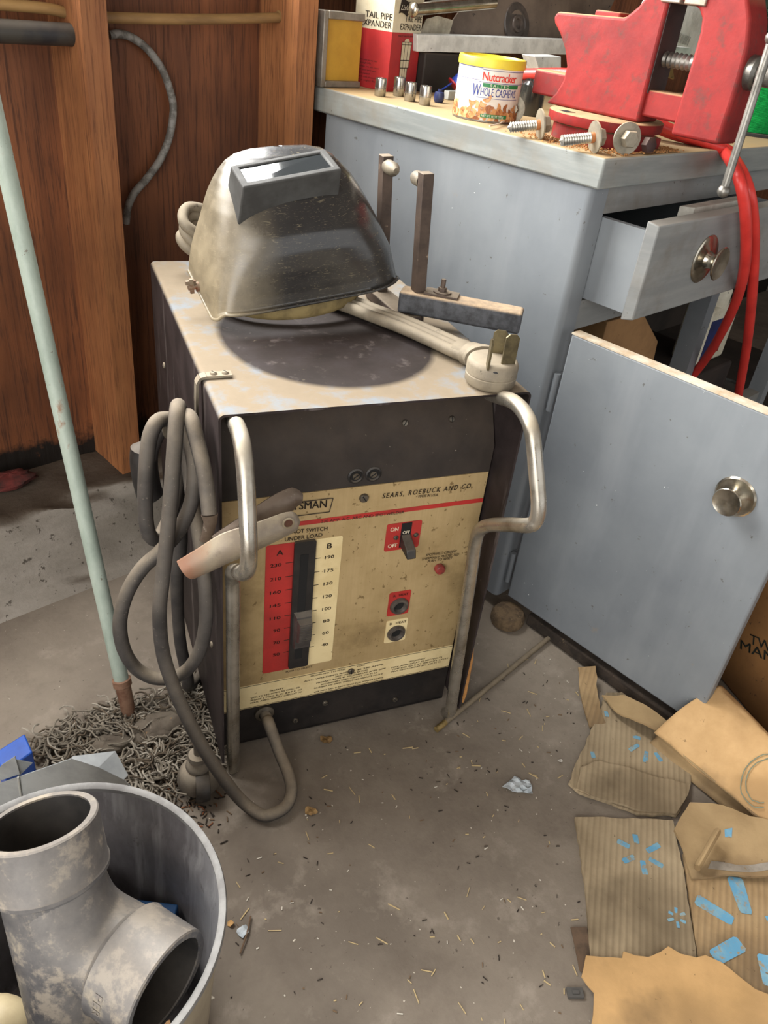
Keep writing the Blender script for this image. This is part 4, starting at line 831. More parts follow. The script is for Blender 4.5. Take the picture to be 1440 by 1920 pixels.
b = MB(); cN = Vector((.128-.0775*.86, .095+.0775*.30, ZT+.0295)); b.obox(cN, (.016, .019, .0152), Matrix.Rotation(radians(-20), 3, 'Z')); VS.part('lock_notch', b, DARK, o)
prof = [(.0255,.828), (.0255,.975), (.020,.979), (.006,.981), (.006,1.008), (.030,1.008), (.052,.985), (.068,.962), (.085,.9475), (.150,.9455), (.197,.9445), (.2025,.938), (.199,.930), (.186,.918), (.172,.900), (.163,.880), (.164,.862), (.172,.845), (.187,.828)]
b = MB(); b.prism(prof, 'x', .1000, .152); o = VS.part('fixed_body', b, VR); bev(o, .004, 3, 30)
b = MB(); b.box(.112, .140, .100, .142, .9440, .9525); o = VS.part('anvil', b, VR); bev(o, .0025)
fj = [(-.0275,.822), (-.098,.822), (-.0995,.874), (-.0995,.900), (-.0975,.935), (-.090,.962), (-.078,.985), (-.060,1.002), (-.035,1.010), (.003,1.010), (.003,.982), (-.004,.975), (-.0105,.9700), (-.019,.9660), (-.0262,.957), (-.0290,.942), (-.0290,.915)]
b = MB(); b.prism(fj, 'x', .1000, .153); o = VS.part('front_jaw', b, VR); bev(o, .0045, 3, 30)
b = MB(); b.prism([(.0255,.975), (.010,.9735), (-.002,.9735), (.004,.986), (.0255,.986)], 'x', .103, .150); VS.part('jaw_gap_arch', b, VR)
for y0, y1, lab in ((-.028, .0018, 'front'), (.0072, .036, 'rear')): b = MB(); b.box(.0970, .156, y0, y1, .9695, .9950); o = VS.part('jaw_plate', b, pm('bare jaw steel', '#a69c8f', '#8a6f5f', 30, rough=.45, metal=.5)); bev(o, .0015)
b = MB(); b.box(.1060, .1460, -.030, .222, .8365, .8690); o = VS.part('slide_bar', b, VR); bev(o, .003)
b = MB(); b.prism([(.030,.865), (.030,.975), (.024,.975), (.024,.865)], 'x', .104, .148); VS.part('inner_face', b, DKR)
b = MB(); sc = [(.0100 if k % 2 else .0078, .0035*k) for k in range(17)]; b.lathe([(.0001, 0)] + sc + [(.0098, .058), (.0098, .10)], (.126, .040, .9065), (0,-1,0), 24)
SCW = VS.part('screw', b, STEEL)
b = MB(); b.lathe([(.0200, 0), (.0200, .010), (.0165, .014), (.0001, .014)], (.126, -.098, .9065), (0,-1,0), 30); b.lathe([(.0135, 0), (.0135, .055), (.0115, .058), (.0001, .058)], (.126, -.110, .9065), (0,-1,0), 28); VS.part('screw_head', b, STEEL)
h0, h1 = [Vector(p) for p in [(0.068,-0.14,0.7766),(0.066,-0.14,0.9112)]]
hd = (h1-h0).normalized(); b = MB(); b.cyl(h0, h1+hd*.035, .0052, 16); b.ball(h0, .0082, nu=16, nv=10); b.ball(h1+hd*.035, .0082, nu=16, nv=10); VS.part('handle', b, STEEL)
b = MB(); b.lathe([(.007, 0), (.011, .003), (.011, .012), (.007, .014)], (.128-.02, .095-.085, ZT+.012), (-.2,-1,.1), 6); VS.part('lock_bolt', b, DKR)
# lag bolts with their washers
LAG = pm('weathered zinc', '#97907f', '#7b7465', 40, rough=.5, metal=.5, dust='#b09d80', dlo=.2, damt=.7); LAGT = pm('bright zinc thread', '#b8b5aa', '#96928a', 40, rough=.35, metal=.7); LAGR = pm('rust ring', '#a8693c', '#8a5530', 40, rough=.8)
def lag(head, d, ln_, lab, up=.0):
    head = Vector(head); d = Vector(d).normalized()
    g = Thing('lag_bolt', lab, 'bolt', 'B', (head.x, head.y, ZT), 'lag bolts lying around the vise')
    b = MB(); b.lathe([(.0001, 0), (.0104, .0005), (.0116, .002), (.0116, .0105)], head, d, 6); h_ = g.part('head', b, LAG); 
    b = MB(); b.lathe([(.0062, 0), (.0205, .0004), (.0205, .0026), (.0062, .0030)], head + d*.0115 - Vector((0,0,0)), d, 32); g.part('washer', b, LAG)
    b = MB(); b.lathe([(.0070, .0095), (.0070, .020)], head, d, 16); g.part('shank', b, LAGR)
    pr = [(.0070, .018)]; k = 0
    while .018 + k*.0036 < ln_ - .006: pr += [(.0055, .018+k*.0036+.0009), (.0071, .018+k*.0036+.0020), (.0071, .018+k*.0036+.0026)]; k += 1
    pr += [(.0030, ln_-.003), (.0001, ln_)]
    b = MB(); b.lathe(pr, head, d, 18); g.part('thread', b, LAGT)
zl = ZT + .0172
lag((0.0329,0.1241,0.811), (-.80, .55, -.16), .062, 'lag bolt with washer lying in front of the left side of the vise base')
lag((0.0319,0.0308,0.811), (-.85, .50, -.15), .064, 'lag bolt with washer pointing left in front of the vise base')
lag((0.054,0.0003,0.812), (.45, .85, -.05), .040, 'lag bolt seen head on with a round washer at the bench corner')
lag((0.0929,0.2444,0.811), (.80, .50, -.10), .045, 'lag bolt with its hexagon head against the cashew can')
# sawdust and rust crumbs around the base
random.seed(11); b = MB()
for k in range(700):
    a_ = random.uniform(2.4, 5.6); r_ = .085 + abs(random.gauss(0, .022)); x, y = .128 + r_*cos(a_), .095 + r_*sin(a_)
    if x < .008 or y < .004: continue
    s_ = random.uniform(.0006, .0017); b.obox((x, y, ZT + s_*.45 + max(0, .003-abs(r_-.09)*.1)*random.random()), (s_*2.2, s_, s_), Matrix.Rotation(random.random()*6, 3, 'Z'))
single('sawdust', b, pm('orange sawdust', '#b3814d', '#8d5f35', 300, rough=.95), 'orange sawdust and rust crumbs scattered around the vise base', 'sawdust', 'B', (.128, .095, ZT), kind='stuff', smooth=0)
# ------------------------------------------------------------------ clutter at the back of the bench
a0, a1, a2, a3 = [(0.1717,0.545,0.8834),(0.1767,0.545,0.8562),(0.6127,0.545,0.8942),(0.6134,0.545,0.8627)]
b = MB(); A = [Vector(p) for p in (a0, a1, a2, a3)]; dx = (A[2]-A[0]); bk = Vector((.2, .98, 0))*.03
b.hexa([A[1], A[1]+dx*1.4+Vector((0,0,-.001)), A[1]+dx*1.4+bk, A[1]+bk], [A[0], A[0]+dx*1.4, A[0]+dx*1.4+bk, A[0]+bk]); o = single('aluminium_bar', b, ALU, 'long flat aluminium bar lying across above the cashew can', 'bar', 'B', tuple(A[1])); bev(o, .0012)
b = MB(); bz = A[1].z; b.box(.203, .42, .548, .583, ZT, bz-.0006); o = single('dark_toolbox', b, pm('dark oily box', '#2f2925', '#241f1c', 12, rough=.7, dust='#5b4c3e', damt=.6), 'dark oily box at the back of the bench under the aluminium bar', 'box', 'B', (.3, .5, ZT)); bev(o, .003)
# tilted dark pan with a round boss
PT = [Vector(p) for p in [(0.2771,0.586,0.877),(0.3778,0.607,0.9611),(0.8914,0.607,1.0399),(0.7877,0.586,0.891)]]
PN = Thing('dark_metal_pan', 'dark greasy metal pan with a round boss leaning behind the aluminium bar', 'pan', 'B', tuple(PT[0]))
pn = (PT[1]-PT[0]).cross(PT[3]-PT[0]).normalized(); pn = pn if pn.dot(Vector((-1,-.7,.4))) > 0 else -pn
GRS = pm('dusty grease black', '#55483e', '#6d5e51', 9, speck='#211c19', sscale=50, rough=.6, spec=.5)
b = MB(); b.hexa([p - pn*.004 for p in PT], PT); PN.part('plate', b, GRS); 
pc = Vector((0.5011,0.593,0.9107)); tt = ((pc-PT[0]).dot(pn)); pc = pc - pn*(tt-.0035)
b = MB(); b.lathe([(.040, .0), (.038, .003), (.026, .0035), (.024, .0015), (.0165, .0015), (.015, .005), (.010, .005), (.009, .001), (.0001, .001)], pc, pn, 44, caps=False); PN.part('boss', b, pm('black boss', '#37302b', '#544840', 30, rough=.45))
b = MB(); b.lathe([(.0062, 0), (.006, .0018), (.0001, .002)], pc + (PT[0]-PT[3]).normalized()*.012 - Vector((0,0,.030)), pn, 14, caps=False); PN.part('red_dab', b, REDP)
# chrome handle
t0, t1 = [Vector(p) for p in [(0.141,0.53,0.9199),(0.2713,0.53,0.9346)]]
CH = Thing('chrome_tube', 'chrome tube with a rounded end sticking out beside the cream box', 'tube', 'B', tuple(t0))
b = MB(); b.cyl(t0, t1+(t1-t0)*.6, .0098, 24); CH.part('tube', b, CHR); b = MB(); b.ball(t0, .0125, nu=18, nv=10, sx=.6); CH.part('end_cap', b, CHR)
b = MB(); P = [Vector(p) for p in [(0.2095,0.578,0.88),(0.2256,0.578,0.906),(0.2555,0.578,0.9127),(0.2974,0.578,0.9083),(0.291,0.578,0.8838)]]; b.extrude(P, (.002,.004,0)); single('pale_card', b, pm('pale card', '#b3ab98', '#8f8877', 30, rough=.7), 'pale card wedged under the chrome handle', 'card', 'B', tuple(P[0]), smooth=0)
# bracket and jar between can and vise
b = MB(); P = [Vector(p) for p in [(0.2806,0.36,0.8742),(0.3565,0.36,0.8766),(0.3655,0.36,0.8532),(0.3022,0.36,0.8518)]]; b.extrude(P, (.006, .035, 0)); o = single('aluminium_block', b, ALU, 'small aluminium block between the bar and the red slide of the vise', 'block', 'B', tuple(P[2])); bev(o, .001)
jc = Vector((0.2281,0.312,0.7908)); b = MB(); b.lathe([(.0215, 0), (.0225, .003), (.0225, .046), (.017, .052), (.017, .062), (.0001, .062)], jc, (0,0,1), 32)
JG = NT('smoky jar'); JG.col('#2a2b29'); JG.setr(rough=.12, spec=.8); JG = JG.m
single('glass_jar', b, JG, 'small smoky dark jar between the cashew can and the vise', 'jar', 'B', tuple(jc))
b = MB(); b.tube(catmull([(-0.0004,0.2046,0.795),(0.0368,0.2184,0.795),(0.1105,0.2582,0.795),(0.1753,0.3034,0.795)], 5), .0011, 8); single('wire_bit', b, pm('white wire', '#cfc8b6', rough=.5), 'short curved white wire in front of the cashew can', 'wire', 'B', tuple((0.0905,0.2571,0.7908)))
# behind the vise: white paper bag, its barcode, brown paper, a grey clip
b = MB()
BG = Thing('paper_bag', 'white paper bag with a barcode standing behind the vise', 'bag', 'B', (.36, .30, ZT))
cs = [(0.6056,0.3,0.9017),(0.5924,0.3,0.9706),(0.6182,0.3,1.0184),(0.7693,0.3,1.0306),(0.7869,0.3,0.9599),(0.7889,0.3,0.8919)]
b.extrude([Vector((p[0], p[1], max(p[2], ZT+.001))) for p in cs], (.03, .09, 0)); o = BG.part('bag', b, pm('white paper bag', '#efede7', '#dcd9d2', 26, rough=.8, bump=.4, bscale=18, bdist=.01)); bev(o, .004)
b = MB(); q_ = [Vector(p) for p in [(0.6304,0.2975,0.9341),(0.6846,0.2975,0.9277),(0.6813,0.2975,0.913),(0.6229,0.2975,0.9196)]]
for k in range(12):
    t = k/12; w_ = random.choice((.25, .5, .7))/12; b.add([q_[0].lerp(q_[1], t), q_[0].lerp(q_[1], t+w_), q_[3].lerp(q_[2], t+w_), q_[3].lerp(q_[2], t)], [(0,1,2,3)])
BG.part('barcode', b, pm('faint grey print', '#a9a6a2', rough=.8), smooth=0)
b = MB(); b.extrude([Vector(p) for p in [(0.5789,0.285,0.8623),(0.5619,0.285,0.9321),(0.5596,0.285,0.9557),(0.5822,0.285,0.957),(0.5938,0.285,0.925),(0.591,0.285,0.9029),(0.6366,0.285,0.8542)]], (.02,.008,0)); o = single('brown_paper', b, KRAFT, 'folded brown paper between the vise and the white paper bag', 'paper', 'B', tuple((0.602,0.285,0.8536))); bev(o, .002)
b = MB(); b.box(.264, .36, .215, .275, ZT, .862); single('parts_box', b, pm('grey parts box', '#7e7c77', '#6a6863', 10, rough=.7), 'grey box on the bench hidden behind the vise screw', 'box', 'B', (.30, .245, ZT))
b = MB(); q_ = [Vector(p) for p in [(0.4427,0.215,0.8992),(0.4392,0.215,0.9176),(0.4866,0.215,0.9179),(0.4896,0.215,0.9131),(0.5411,0.215,0.9134),(0.5477,0.215,0.9002),(0.4933,0.215,0.9009)]]; b.extrude(q_, (.02,.03,0)); single('grey_clip', b, pm('pale grey plastic', '#b5b8b2', '#9da09a', 40, rough=.45), 'pale grey plastic clip lying behind the vise screw', 'clip', 'B', tuple(q_[0]))
# spool of green line
GS = Thing('green_line_spool', 'spool wound with bright green line at the right end of the bench', 'spool', 'B', (.66, .12, ZT))
b = MB(); b.lathe([(.088, 0), (.088, .005), (.03, .005)], (.66, .12, ZT), (0,0,1), 48); b.lathe([(.03, 0), (.088, 0), (.088, .005)], (.66, .12, ZT+.115), (0,0,1), 48); GS.part('flanges', b, BLK2)
b = MB(); pr = []
for k in range(60): pr += [(.0745, .0055 + k*.0018), (.0758, .0055+k*.0018+.0009)]
b.lathe(pr, (.66, .12, ZT), (0,0,1), 48, caps=False); GS.part('line', b, pm('bright green line', '#1f9a4b', '#137a39', 120, rough=.35))
b = MB(); b.ball((.70, .18, ZT+.172), .05, 1.2, 1, .75, jit=.35, nu=26, nv=14); o = single('green_bundle', b, pm('dark green tangle', '#1d3524', '#12211a', 60, rough=.8), 'dark green tangled bundle on top of the green spool', 'bundle', 'B', (.70, .18, ZT+.12), smooth=0)
# red air hose looped over the bench edge
HO = pm('red rubber hose', '#d23a33', '#c1332d', 20, rough=.38, spec=.5)
h = [(.215,.33,.85), (.225,.22,.862), (.24,.13,.838), (.262,.07,.812)] + [(0.3161,0.01,0.796),(0.323,-0.012,0.786),(0.2223,-0.085,0.7751),(0.2301,-0.105,0.7386),(0.2595,-0.11,0.695),(0.3088,-0.105,0.639),(0.3895,-0.08,0.5665),(0.4766,-0.04,0.4736),(0.5409,0.0,0.3852),(0.547,0.03,0.3124),(0.5299,0.06,0.2602)]
b = MB(); b.tube(catmull(h, 6), .0085, 14)
h2 = [(.235,.31,.83), (.245,.22,.838), (.262,.13,.818), (.285,.07,.803)] + [(0.3354,0.006,0.793),(0.3412,-0.02,0.779),(0.2599,-0.088,0.7589),(0.2983,-0.1,0.7047),(0.3581,-0.1,0.6314),(0.4414,-0.09,0.5424),(0.516,-0.08,0.4539),(0.5858,-0.07,0.3562),(0.6551,-0.06,0.2477),(0.7129,-0.05,0.1312)]
b.tube(catmull(h2, 6), .0085, 14); single('red_air_hose', b, HO, 'bright red air hose draped in two strands over the bench edge', 'hose', 'B', (.3, .0, .75))

# ================================================================== things standing on the floor (world frame)
random.seed(3)
# green pole leaning on the wall
PG = NT('flaking green pole paint'); n1 = PG.noise(22, 6, .68, PG.coord((1,1,.45))); n2 = PG.noise(80, 4, .7); c = PG.mix(PG.ramp(n1, .36, .6), '#8a978b', '#a2ada1'); c = PG.mix(PG.ramp(n1, .60, .68, 0, .9), c, '#8a6a50'); c = PG.mix(PG.ramp(n2, .66, .71, 0, .8), c, '#5a3d2b')
PG.col(c); PG.setr(rough=.5, spec=.4); PG = PG.m
pb, ptp = Vector((-0.338,0.79,0.0062)), Vector((-0.4855,0.95,0.7589)); pb = Vector((pb.x, pb.y, max(pb.z, .012))); pd = (ptp-pb).normalized()
PO = Thing('green_pole', 'pale green painted steel pole leaning against the wall at the left', 'pole', 'G', tuple(pb))
b = MB(); b.tube([pb + pd*.055, pb + pd*1.46], .0107, 20); PO.part('shaft', b, PG)
b = MB(); b.lathe([(.0001, 0), (.008, .002), (.0105, .012), (.0112, .050), (.0135, .052), (.0135, .062), (.0118, .063)], pb, pd, 20); PO.part('ferrule', b, pm('rusty ferrule', '#8a6a55', '#6d4a38', 50, rough=.7, speck='#a09a8e', sscale=60, metal=.2))
# mop strings, matted over the floor around it
def inside(x, y, P):
    r = False; j = len(P)-1
    for i in range(len(P)):
        if ((P[i][1] > y) != (P[j][1] > y)) and x < (P[j][0]-P[i][0])*(y-P[i][1])/(P[j][1]-P[i][1])+P[i][0]: r = not r
        j = i
    return r
reg = [p[:2] for p in [(-0.4525,0.7185,0.01),(-0.4341,0.7657,0.01),(-0.3941,0.8058,0.01),(-0.3433,0.823,0.01),(-0.2765,0.8623,0.01),(-0.2294,0.8422,0.01),(-0.214,0.7914,0.01),(-0.2019,0.7341,0.01),(-0.2301,0.7111,0.01),(-0.237,0.6831,0.01),(-0.2519,0.6593,0.01),(-0.3039,0.673,0.01),(-0.3374,0.6946,0.01),(-0.3971,0.6765,0.01)]]
hol = [[p[:2] for p in [(-0.3808,0.7395,0.01),(-0.3509,0.7641,0.01),(-0.3238,0.7535,0.01),(-0.3243,0.7104,0.01),(-0.358,0.7098,0.01)]], [p[:2] for p in [(-0.3221,0.7789,0.01),(-0.2862,0.8239,0.01),(-0.2511,0.8009,0.01),(-0.2619,0.7684,0.01),(-0.2985,0.7477,0.01)]]]
xs = [p[0] for p in reg]; ys = [p[1] for p in reg]; b = MB(); k = 0
while k < 900:
    x, y = random.uniform(min(xs), max(xs)), random.uniform(min(ys), max(ys))
    if not inside(x, y, reg) or any(inside(x, y, q) for q in hol): continue
    k += 1; a = random.gauss(-.5, .9); z_ = random.uniform(.002, .020); P = []; cv = random.uniform(-.55, .55); st = random.uniform(.005, .0085)
    for i in range(6): P.append((x, y, max(.0018, z_ + random.uniform(-.003, .003)))); x += st*cos(a); y += st*sin(a); a += cv + random.uniform(-.3, .3)
    b.slot(0 if random.random() < .6 else random.choice((1, 2))); b.tube(catmull(P, 2), .0014, 5)
single('mop_strings', b, [pm('grey mop string', '#7a7265', '#655d50', 90, rough=.95), pm('brown mop string', '#5a4e3f', '#473d31', 90, rough=.95), pm('pale mop string', '#979083', '#7e766a', 90, rough=.95)],
       'matted grey mop strings spread over the floor around the foot of the green pole', 'mop', 'G', (-.33, .76, 0), kind='stuff')
b = MB()
for (x, y), s in zip([p[:2] for p in [(-0.2903,0.7841,0.01),(-0.2765,0.7967,0.01),(-0.2947,0.7601,0.01),(-0.3519,0.7344,0.01)]], (.030, .022, .02, .024)): b.ball((x, y, .006), s, 1.5, .8, .45, rot=Matrix.Rotation(.5, 3, 'Z'), jit=.10)
single('caked_dirt', b, pm('caked grey dirt', '#62594d', '#4d443a', 40, rough=.95, bump=.6, bscale=120, speck='#97724a', sscale=60), 'lumps of caked dirt among the mop strings', 'dirt', 'G', (-.31, .78, 0), kind='stuff', smooth=60)
# caster with its dusty hood
CP = Vector((-.2065, .690, 0)); IR = pm('dusty caster iron', '#6f685d', '#57514a', 40, rough=.6, metal=.3, dust='#978b78', damt=.8)
CA = Thing('swivel_caster', 'dusty metal swivel caster by the left front corner of the welder', 'caster', 'G', tuple(CP))
b = MB(); b.lathe([(.006, .100), (.006, .072), (.013, .070), (.0145, .064), (.010, .060), (.012, .057), (.0165, .053), (.0175, .048), (.014, .044)][::-1], CP, (0,0,1), 28); CA.part('stem', b, IR)
b = MB(); b.lathe([(.0290, .016), (.0295, .024), (.027, .034), (.022, .043), (.012, .047), (.0001, .0475)], CP, (0,0,1), 36, caps=False); CA.part('hood', b, IR)
b = MB(); b.lathe([(.012, -.010), (.0215, -.009), (.0235, -.004), (.0235, .004), (.0215, .009), (.012, .010)], CP + Vector((.008, -.012, .0237)), (.9, .3, 0), 36); CA.part('wheel', b, BLK2)
# the galvanised pail
GALV = NT('old galvanised pail'); n1 = GALV.noise(11, 6, .68, GALV.coord((1,1,.5))); n2 = GALV.noise(60, 5, .7); st = GALV.noise(34, 5, .6, GALV.coord((1, 1, .07))); c = GALV.mix(GALV.ramp(n1, .36, .64), '#8f8e8f', '#6b6768'); c = GALV.mix(GALV.ramp(st, .5, .68, 0, .75), c, '#b4b3b2'); c = GALV.mix(GALV.ramp(n2, .62, .72, 0, .6), c, '#564f48')
GALV.col(c); GALV.setr(rough=.55, metal=.35); GALV = GALV.m
bc = Vector((-.235, .358, 0)); PL = Thing('pail', 'round grey metal pail holding a large plastic pipe fitting', 'pail', 'G', tuple(bc))
b = MB(); b.lathe([(.112, .002), (.122, .03), (.1325, .175), (.1380, .215), (.1395, .247)], bc, (0,0,1), 96, caps=False); b.slot(1); b.lathe([(.1365, .247), (.1350, .215), (.1298, .200), (.1290, .175), (.1185, .03), (.108, .006), (.0001, .006)], bc, (0,0,1), 96, caps=False); PL.part('body', b, [pm('dirty cream outside', '#9c9079', '#7d725f', 10, rough=.55, stretch=(1,1,.3)), GALV])
b = MB(); b.lathe([(.1360, .243), (.1358, .2485), (.1385, .2505), (.1420, .2505), (.1432, .247), (.1420, .2435)], bc, (0,0,1), 96, caps=False); PL.part('rolled_rim', b, pm('worn pail rim', '#83827f', '#6a6866', 24, rough=.65, metal=.1))
b = MB(); b.box(-.225, -.165, .40, .46, .010, .115); o = single('blue_carton', b, pm('blue carton', '#23507f', '#1b3f68', 20, rough=.7), 'blue carton down inside the pail', 'box', 'G', (-.2, .43, .01)); bev(o, .002)
b = MB(); b.hexa([(-.32,.41,.012), (-.24,.41,.012), (-.24,.47,.012), (-.32,.47,.012)], [(-.315,.42,.155), (-.245,.42,.15), (-.245,.455,.15), (-.315,.455,.155)]); single('brown_carton_scrap', b, pm('red brown carton', '#6a3a2a', '#532d21', 20, rough=.8), 'reddish brown carton down inside the back of the pail', 'carton', 'G', (-.28, .44, .01))
b = MB(); b.hexa([(-.20,.29,.06), (-.13,.33,.06), (-.15,.37,.06), (-.22,.33,.06)], [(-.20,.29,.064), (-.13,.33,.064), (-.15,.37,.064), (-.22,.33,.064)]); single('tan_board', b, KRAFT, 'tan board lying low inside the pail', 'board', 'G', (-.17, .33, .06))
# the pipe fitting: a wide elbow with a bell at both ends
ABS = NT('scuffed black pipe plastic'); n1 = ABS.noise(14, 7, .68); n2 = ABS.noise(34, 6, .72); c = ABS.mix(ABS.ramp(n1, .35, .6), '#434347', '#6f6c69'); c = ABS.mix(ABS.ramp(n2, .52, .62, 0, .8), c, '#9d9384'); c = ABS.mix(ABS.ramp(n1, .56, .66, 0, .7), c, '#b9ac94')
c = ABS.mix(ABS.math('MULTIPLY', ABS.ramp(ABS.up(), .2, .9), ABS.ramp(n2, .3, .6, .3, .7)), c, '#8e867b'); ABS.col(c); ABS.setr(rough=.5, spec=.45); ABS.bump(n2, .1, .001); ABS = ABS.m
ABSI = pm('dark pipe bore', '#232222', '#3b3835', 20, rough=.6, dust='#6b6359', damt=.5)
C1, a1_ = Vector((-.256, .394, .335)), Vector((-.24, .364, .90)).normalized()
C2, a2_ = Vector((-.131, .324, .232)), Vector((.90, -.42, .04)).normalized()
PF = Thing('pipe_fitting', 'large scuffed dark plastic pipe tee with two open bells sitting in the pail', 'pipe', 'G', tuple(bc + Vector((0, 0, .02))))
b = MB(); rb, rh, ri = .0430, .0478, .0412
b.lathe([(ri, .040), (ri, 0), (rh-.0012, -.0002), (rh, .0012), (rh, .046), (rh+.0012, .0475), (rh+.0008, .051), (rb+.001, .0535), (rb, .056), (rb, .185), (rh, .190), (rh, .235), (.02, .235)], C1, -a1_, 64, caps=False)
PF.part('run', b, ABS)
Pb = [C1 - a1_*.050, C1 - a1_*.110 + Vector((.004,-.004,0)), C2 - a2_*.080, C2 - a2_*.044]
bez = [Pb[0]*(1-t)**3 + Pb[1]*3*t*(1-t)**2 + Pb[2]*3*t*t*(1-t) + Pb[3]*t**3 for t in [i/26 for i in range(27)]]
b = MB(); b.tube(bez, [rb-.0006]*27, 56, caps=False); PF.part('sweep', b, ABS)
b = MB(); b.lathe([(ri, .040), (ri, 0), (rh-.0012, -.0002), (rh, .0012), (rh, .044), (rh+.0008, .047), (rb+.001, .050), (rb, .053)], C2, -a2_, 64, caps=False); BB = PF.part('branch_bell', b, ABS)
for c_, a_ in ((C1, a1_), (C2, a2_)):
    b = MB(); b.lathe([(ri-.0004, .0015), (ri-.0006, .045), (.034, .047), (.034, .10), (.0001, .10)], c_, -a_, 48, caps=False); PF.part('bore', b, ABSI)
u_, v_, w_ = basis(-a2_)
def onbell(ang, t, e_=.0005):     # ang measured from straight up around the bell, t along it from the mouth
    s0 = (Vector((0,0,1)) - a2_*a2_.z).normalized(); s1 = a2_.cross(s0)
    return C2 - a2_*t + (s0*cos(ang) - s1*sin(ang))*(rh+e_)
b = MB(); b.text('PER', (0,0,0), (1,0,0), (0,0,1), .0085, .022, fn=lambda xy: onbell(-1.02 - xy[0]/rh, .036 - xy[1])); PF.part('raised_lettering', b, pm('raised dull lettering', '#8a837a', '#77706a', 60, rough=.5), BB, smooth=0)
# beige jug low in the pail
b = MB(); jc = Vector((-0.2857,0.3109,0.14)); b.ball(jc, .030, 1.1, 1, 1, nu=24, nv=14); single('beige_jug', b, pm('beige plastic', '#b3a482', '#9c8d6d', 12, rough=.5), 'rounded beige plastic jug low in the pail under the pipe tee', 'jug', 'G', tuple(jc))
# bent galvanised sheet and blue box behind the pail
SHM = pm('dull galvanised sheet', '#a2a6a7', '#868a8c', 10, lo=.4, hi=.6, rough=.42, metal=.4, speck='#b7b8b4', sscale=70, slo=.72, shi=.74)
ys = .565
SM = Thing('sheet_metal_trough', 'bent galvanised sheet metal piece standing behind the pail', 'sheet metal', 'G', (-.34, ys, 0))
tp = [Vector(p) for p in [(-0.4477,0.565,0.1032),(-0.3801,0.565,0.1489),(-0.3142,0.565,0.1934),(-0.2837,0.565,0.1836),(-0.2564,0.565,0.1673),(-0.2395,0.565,0.1446)]]
b = MB(); poly = tp + [Vector((tp[-1].x, ys, .003)), Vector((tp[0].x, ys, .003))]; b.extrude(poly, (0, .0012, 0)); MS = SM.part('web', b, SHM, smooth=0)
b = MB(); bk = Vector((.012, .026, .002)); b.hexa([tp[2], tp[3], tp[3]+bk*.9, tp[2]+bk*.12], [p + Vector((0,0,.0012)) for p in (tp[2], tp[3], tp[3]+bk*.9, tp[2]+bk*.12)])
b.hexa([tp[3], tp[4], tp[4]+bk*.25, tp[3]+bk*.9], [p + Vector((0,0,.0012)) for p in (tp[3], tp[4], tp[4]+bk*.25, tp[3]+bk*.9)]); SM.part('flange', b, SHM, smooth=0)
b = MB(); q_ = [Vector(p) for p in [(-0.4256,0.565,0.1195),(-0.3998,0.565,0.1612),(-0.3816,0.565,0.1796),(-0.3808,0.565,0.1487)]]; b.extrude([p + Vector((0,.004,0)) for p in q_], (0, .0012, 0)); q2_ = [Vector(p) for p in [(-0.3843,0.569,0.1742),(-0.3705,0.569,0.1552),(-0.3835,0.569,0.1431)]]; b.extrude([q2_[0], q2_[1]+Vector((0,.012,0)), q2_[2]], (0, .0012, 0)); SM.part('end_tab', b, SHM, smooth=0)
b = MB(); sl = [(-0.3798,0.5635,0.1509),(-0.3824,0.5635,0.1082)]; b.tube(sl, .0012, 6); SM.part('fold_line', b, pm('bright fold', '#b9bbb8', rough=.4, metal=.5), MS)
b = MB(); q_ = [Vector(p) for p in [(-0.4645,0.6513,0.07),(-0.4405,0.688,0.07),(-0.4175,0.6604,0.07),(-0.4393,0.6247,0.07)]]
b.hexa([Vector((p.x, p.y, .004)) for p in q_], q_); o = single('blue_box', b, pm('bright blue plastic', '#2150a8', '#1a4290', 20, rough=.4), 'bright blue plastic box behind the sheet metal at the left edge', 'box', 'G', (q_[0].x, q_[0].y, 0)); bev(o, .002)

# ------------------------------------------------------------------ flattened cardboard at the lower right
def corr(name, ang, c, alt, dirt, freq=780):
    t = NT(name); n1 = t.noise(9, 7, .66); n2 = t.noise(60, 4, .7); n3 = t.noise(4, 4, .6)
    w = t.n('ShaderNodeTexWave'); w.inputs['Scale'].default_value = freq/6.2832/3.2; w.inputs['Distortion'].default_value = .7; w.inputs['Detail'].default_value = 1.5; w.inputs['Detail Scale'].default_value = .2
    t.l(t.coord((1, 1, 1), (0, 0, radians(ang))), w.inputs['Vector'])
    k = t.mix(t.ramp(n1, .36, .62), c, alt); k = t.mix(t.math('MULTIPLY', t.ramp(w.outputs['Fac'], .45, .95, 0, .42), t.ramp(n3, .35, .6, .35, 1)), k, dirt); k = t.mix(t.ramp(n3, .50, .66, 0, .75), k, dirt); k = t.mix(t.ramp(t.noise(6, 5, .6, t.coord((1,1,1),(0,0,1))), .56, .72, 0, .6), k, '#564a3b'); k = t.mix(t.ramp(n2, .68, .72, 0, .65), k, '#4b3c2c')
    t.col(k); t.setr(rough=.92, spec=.15); t.bump(t.math('ADD', t.math('MULTIPLY', w.outputs['Fac'], .8), n2), .35, .0016); return t.m
CB1 = corr('dirty corrugated board', 12, '#a69579', '#8f7f66', '#685b48'); CB2 = corr('cleaner corrugated board', 18, '#a48c69', '#8f7655', '#6c5b46'); CB3 = corr('tan torn liner', 0, '#bd9868', '#a8875b', '#8d7250', 20)
CB4 = corr('grubby folded flap', 5, '#a68e69', '#917a59', '#6f5b44', 30)
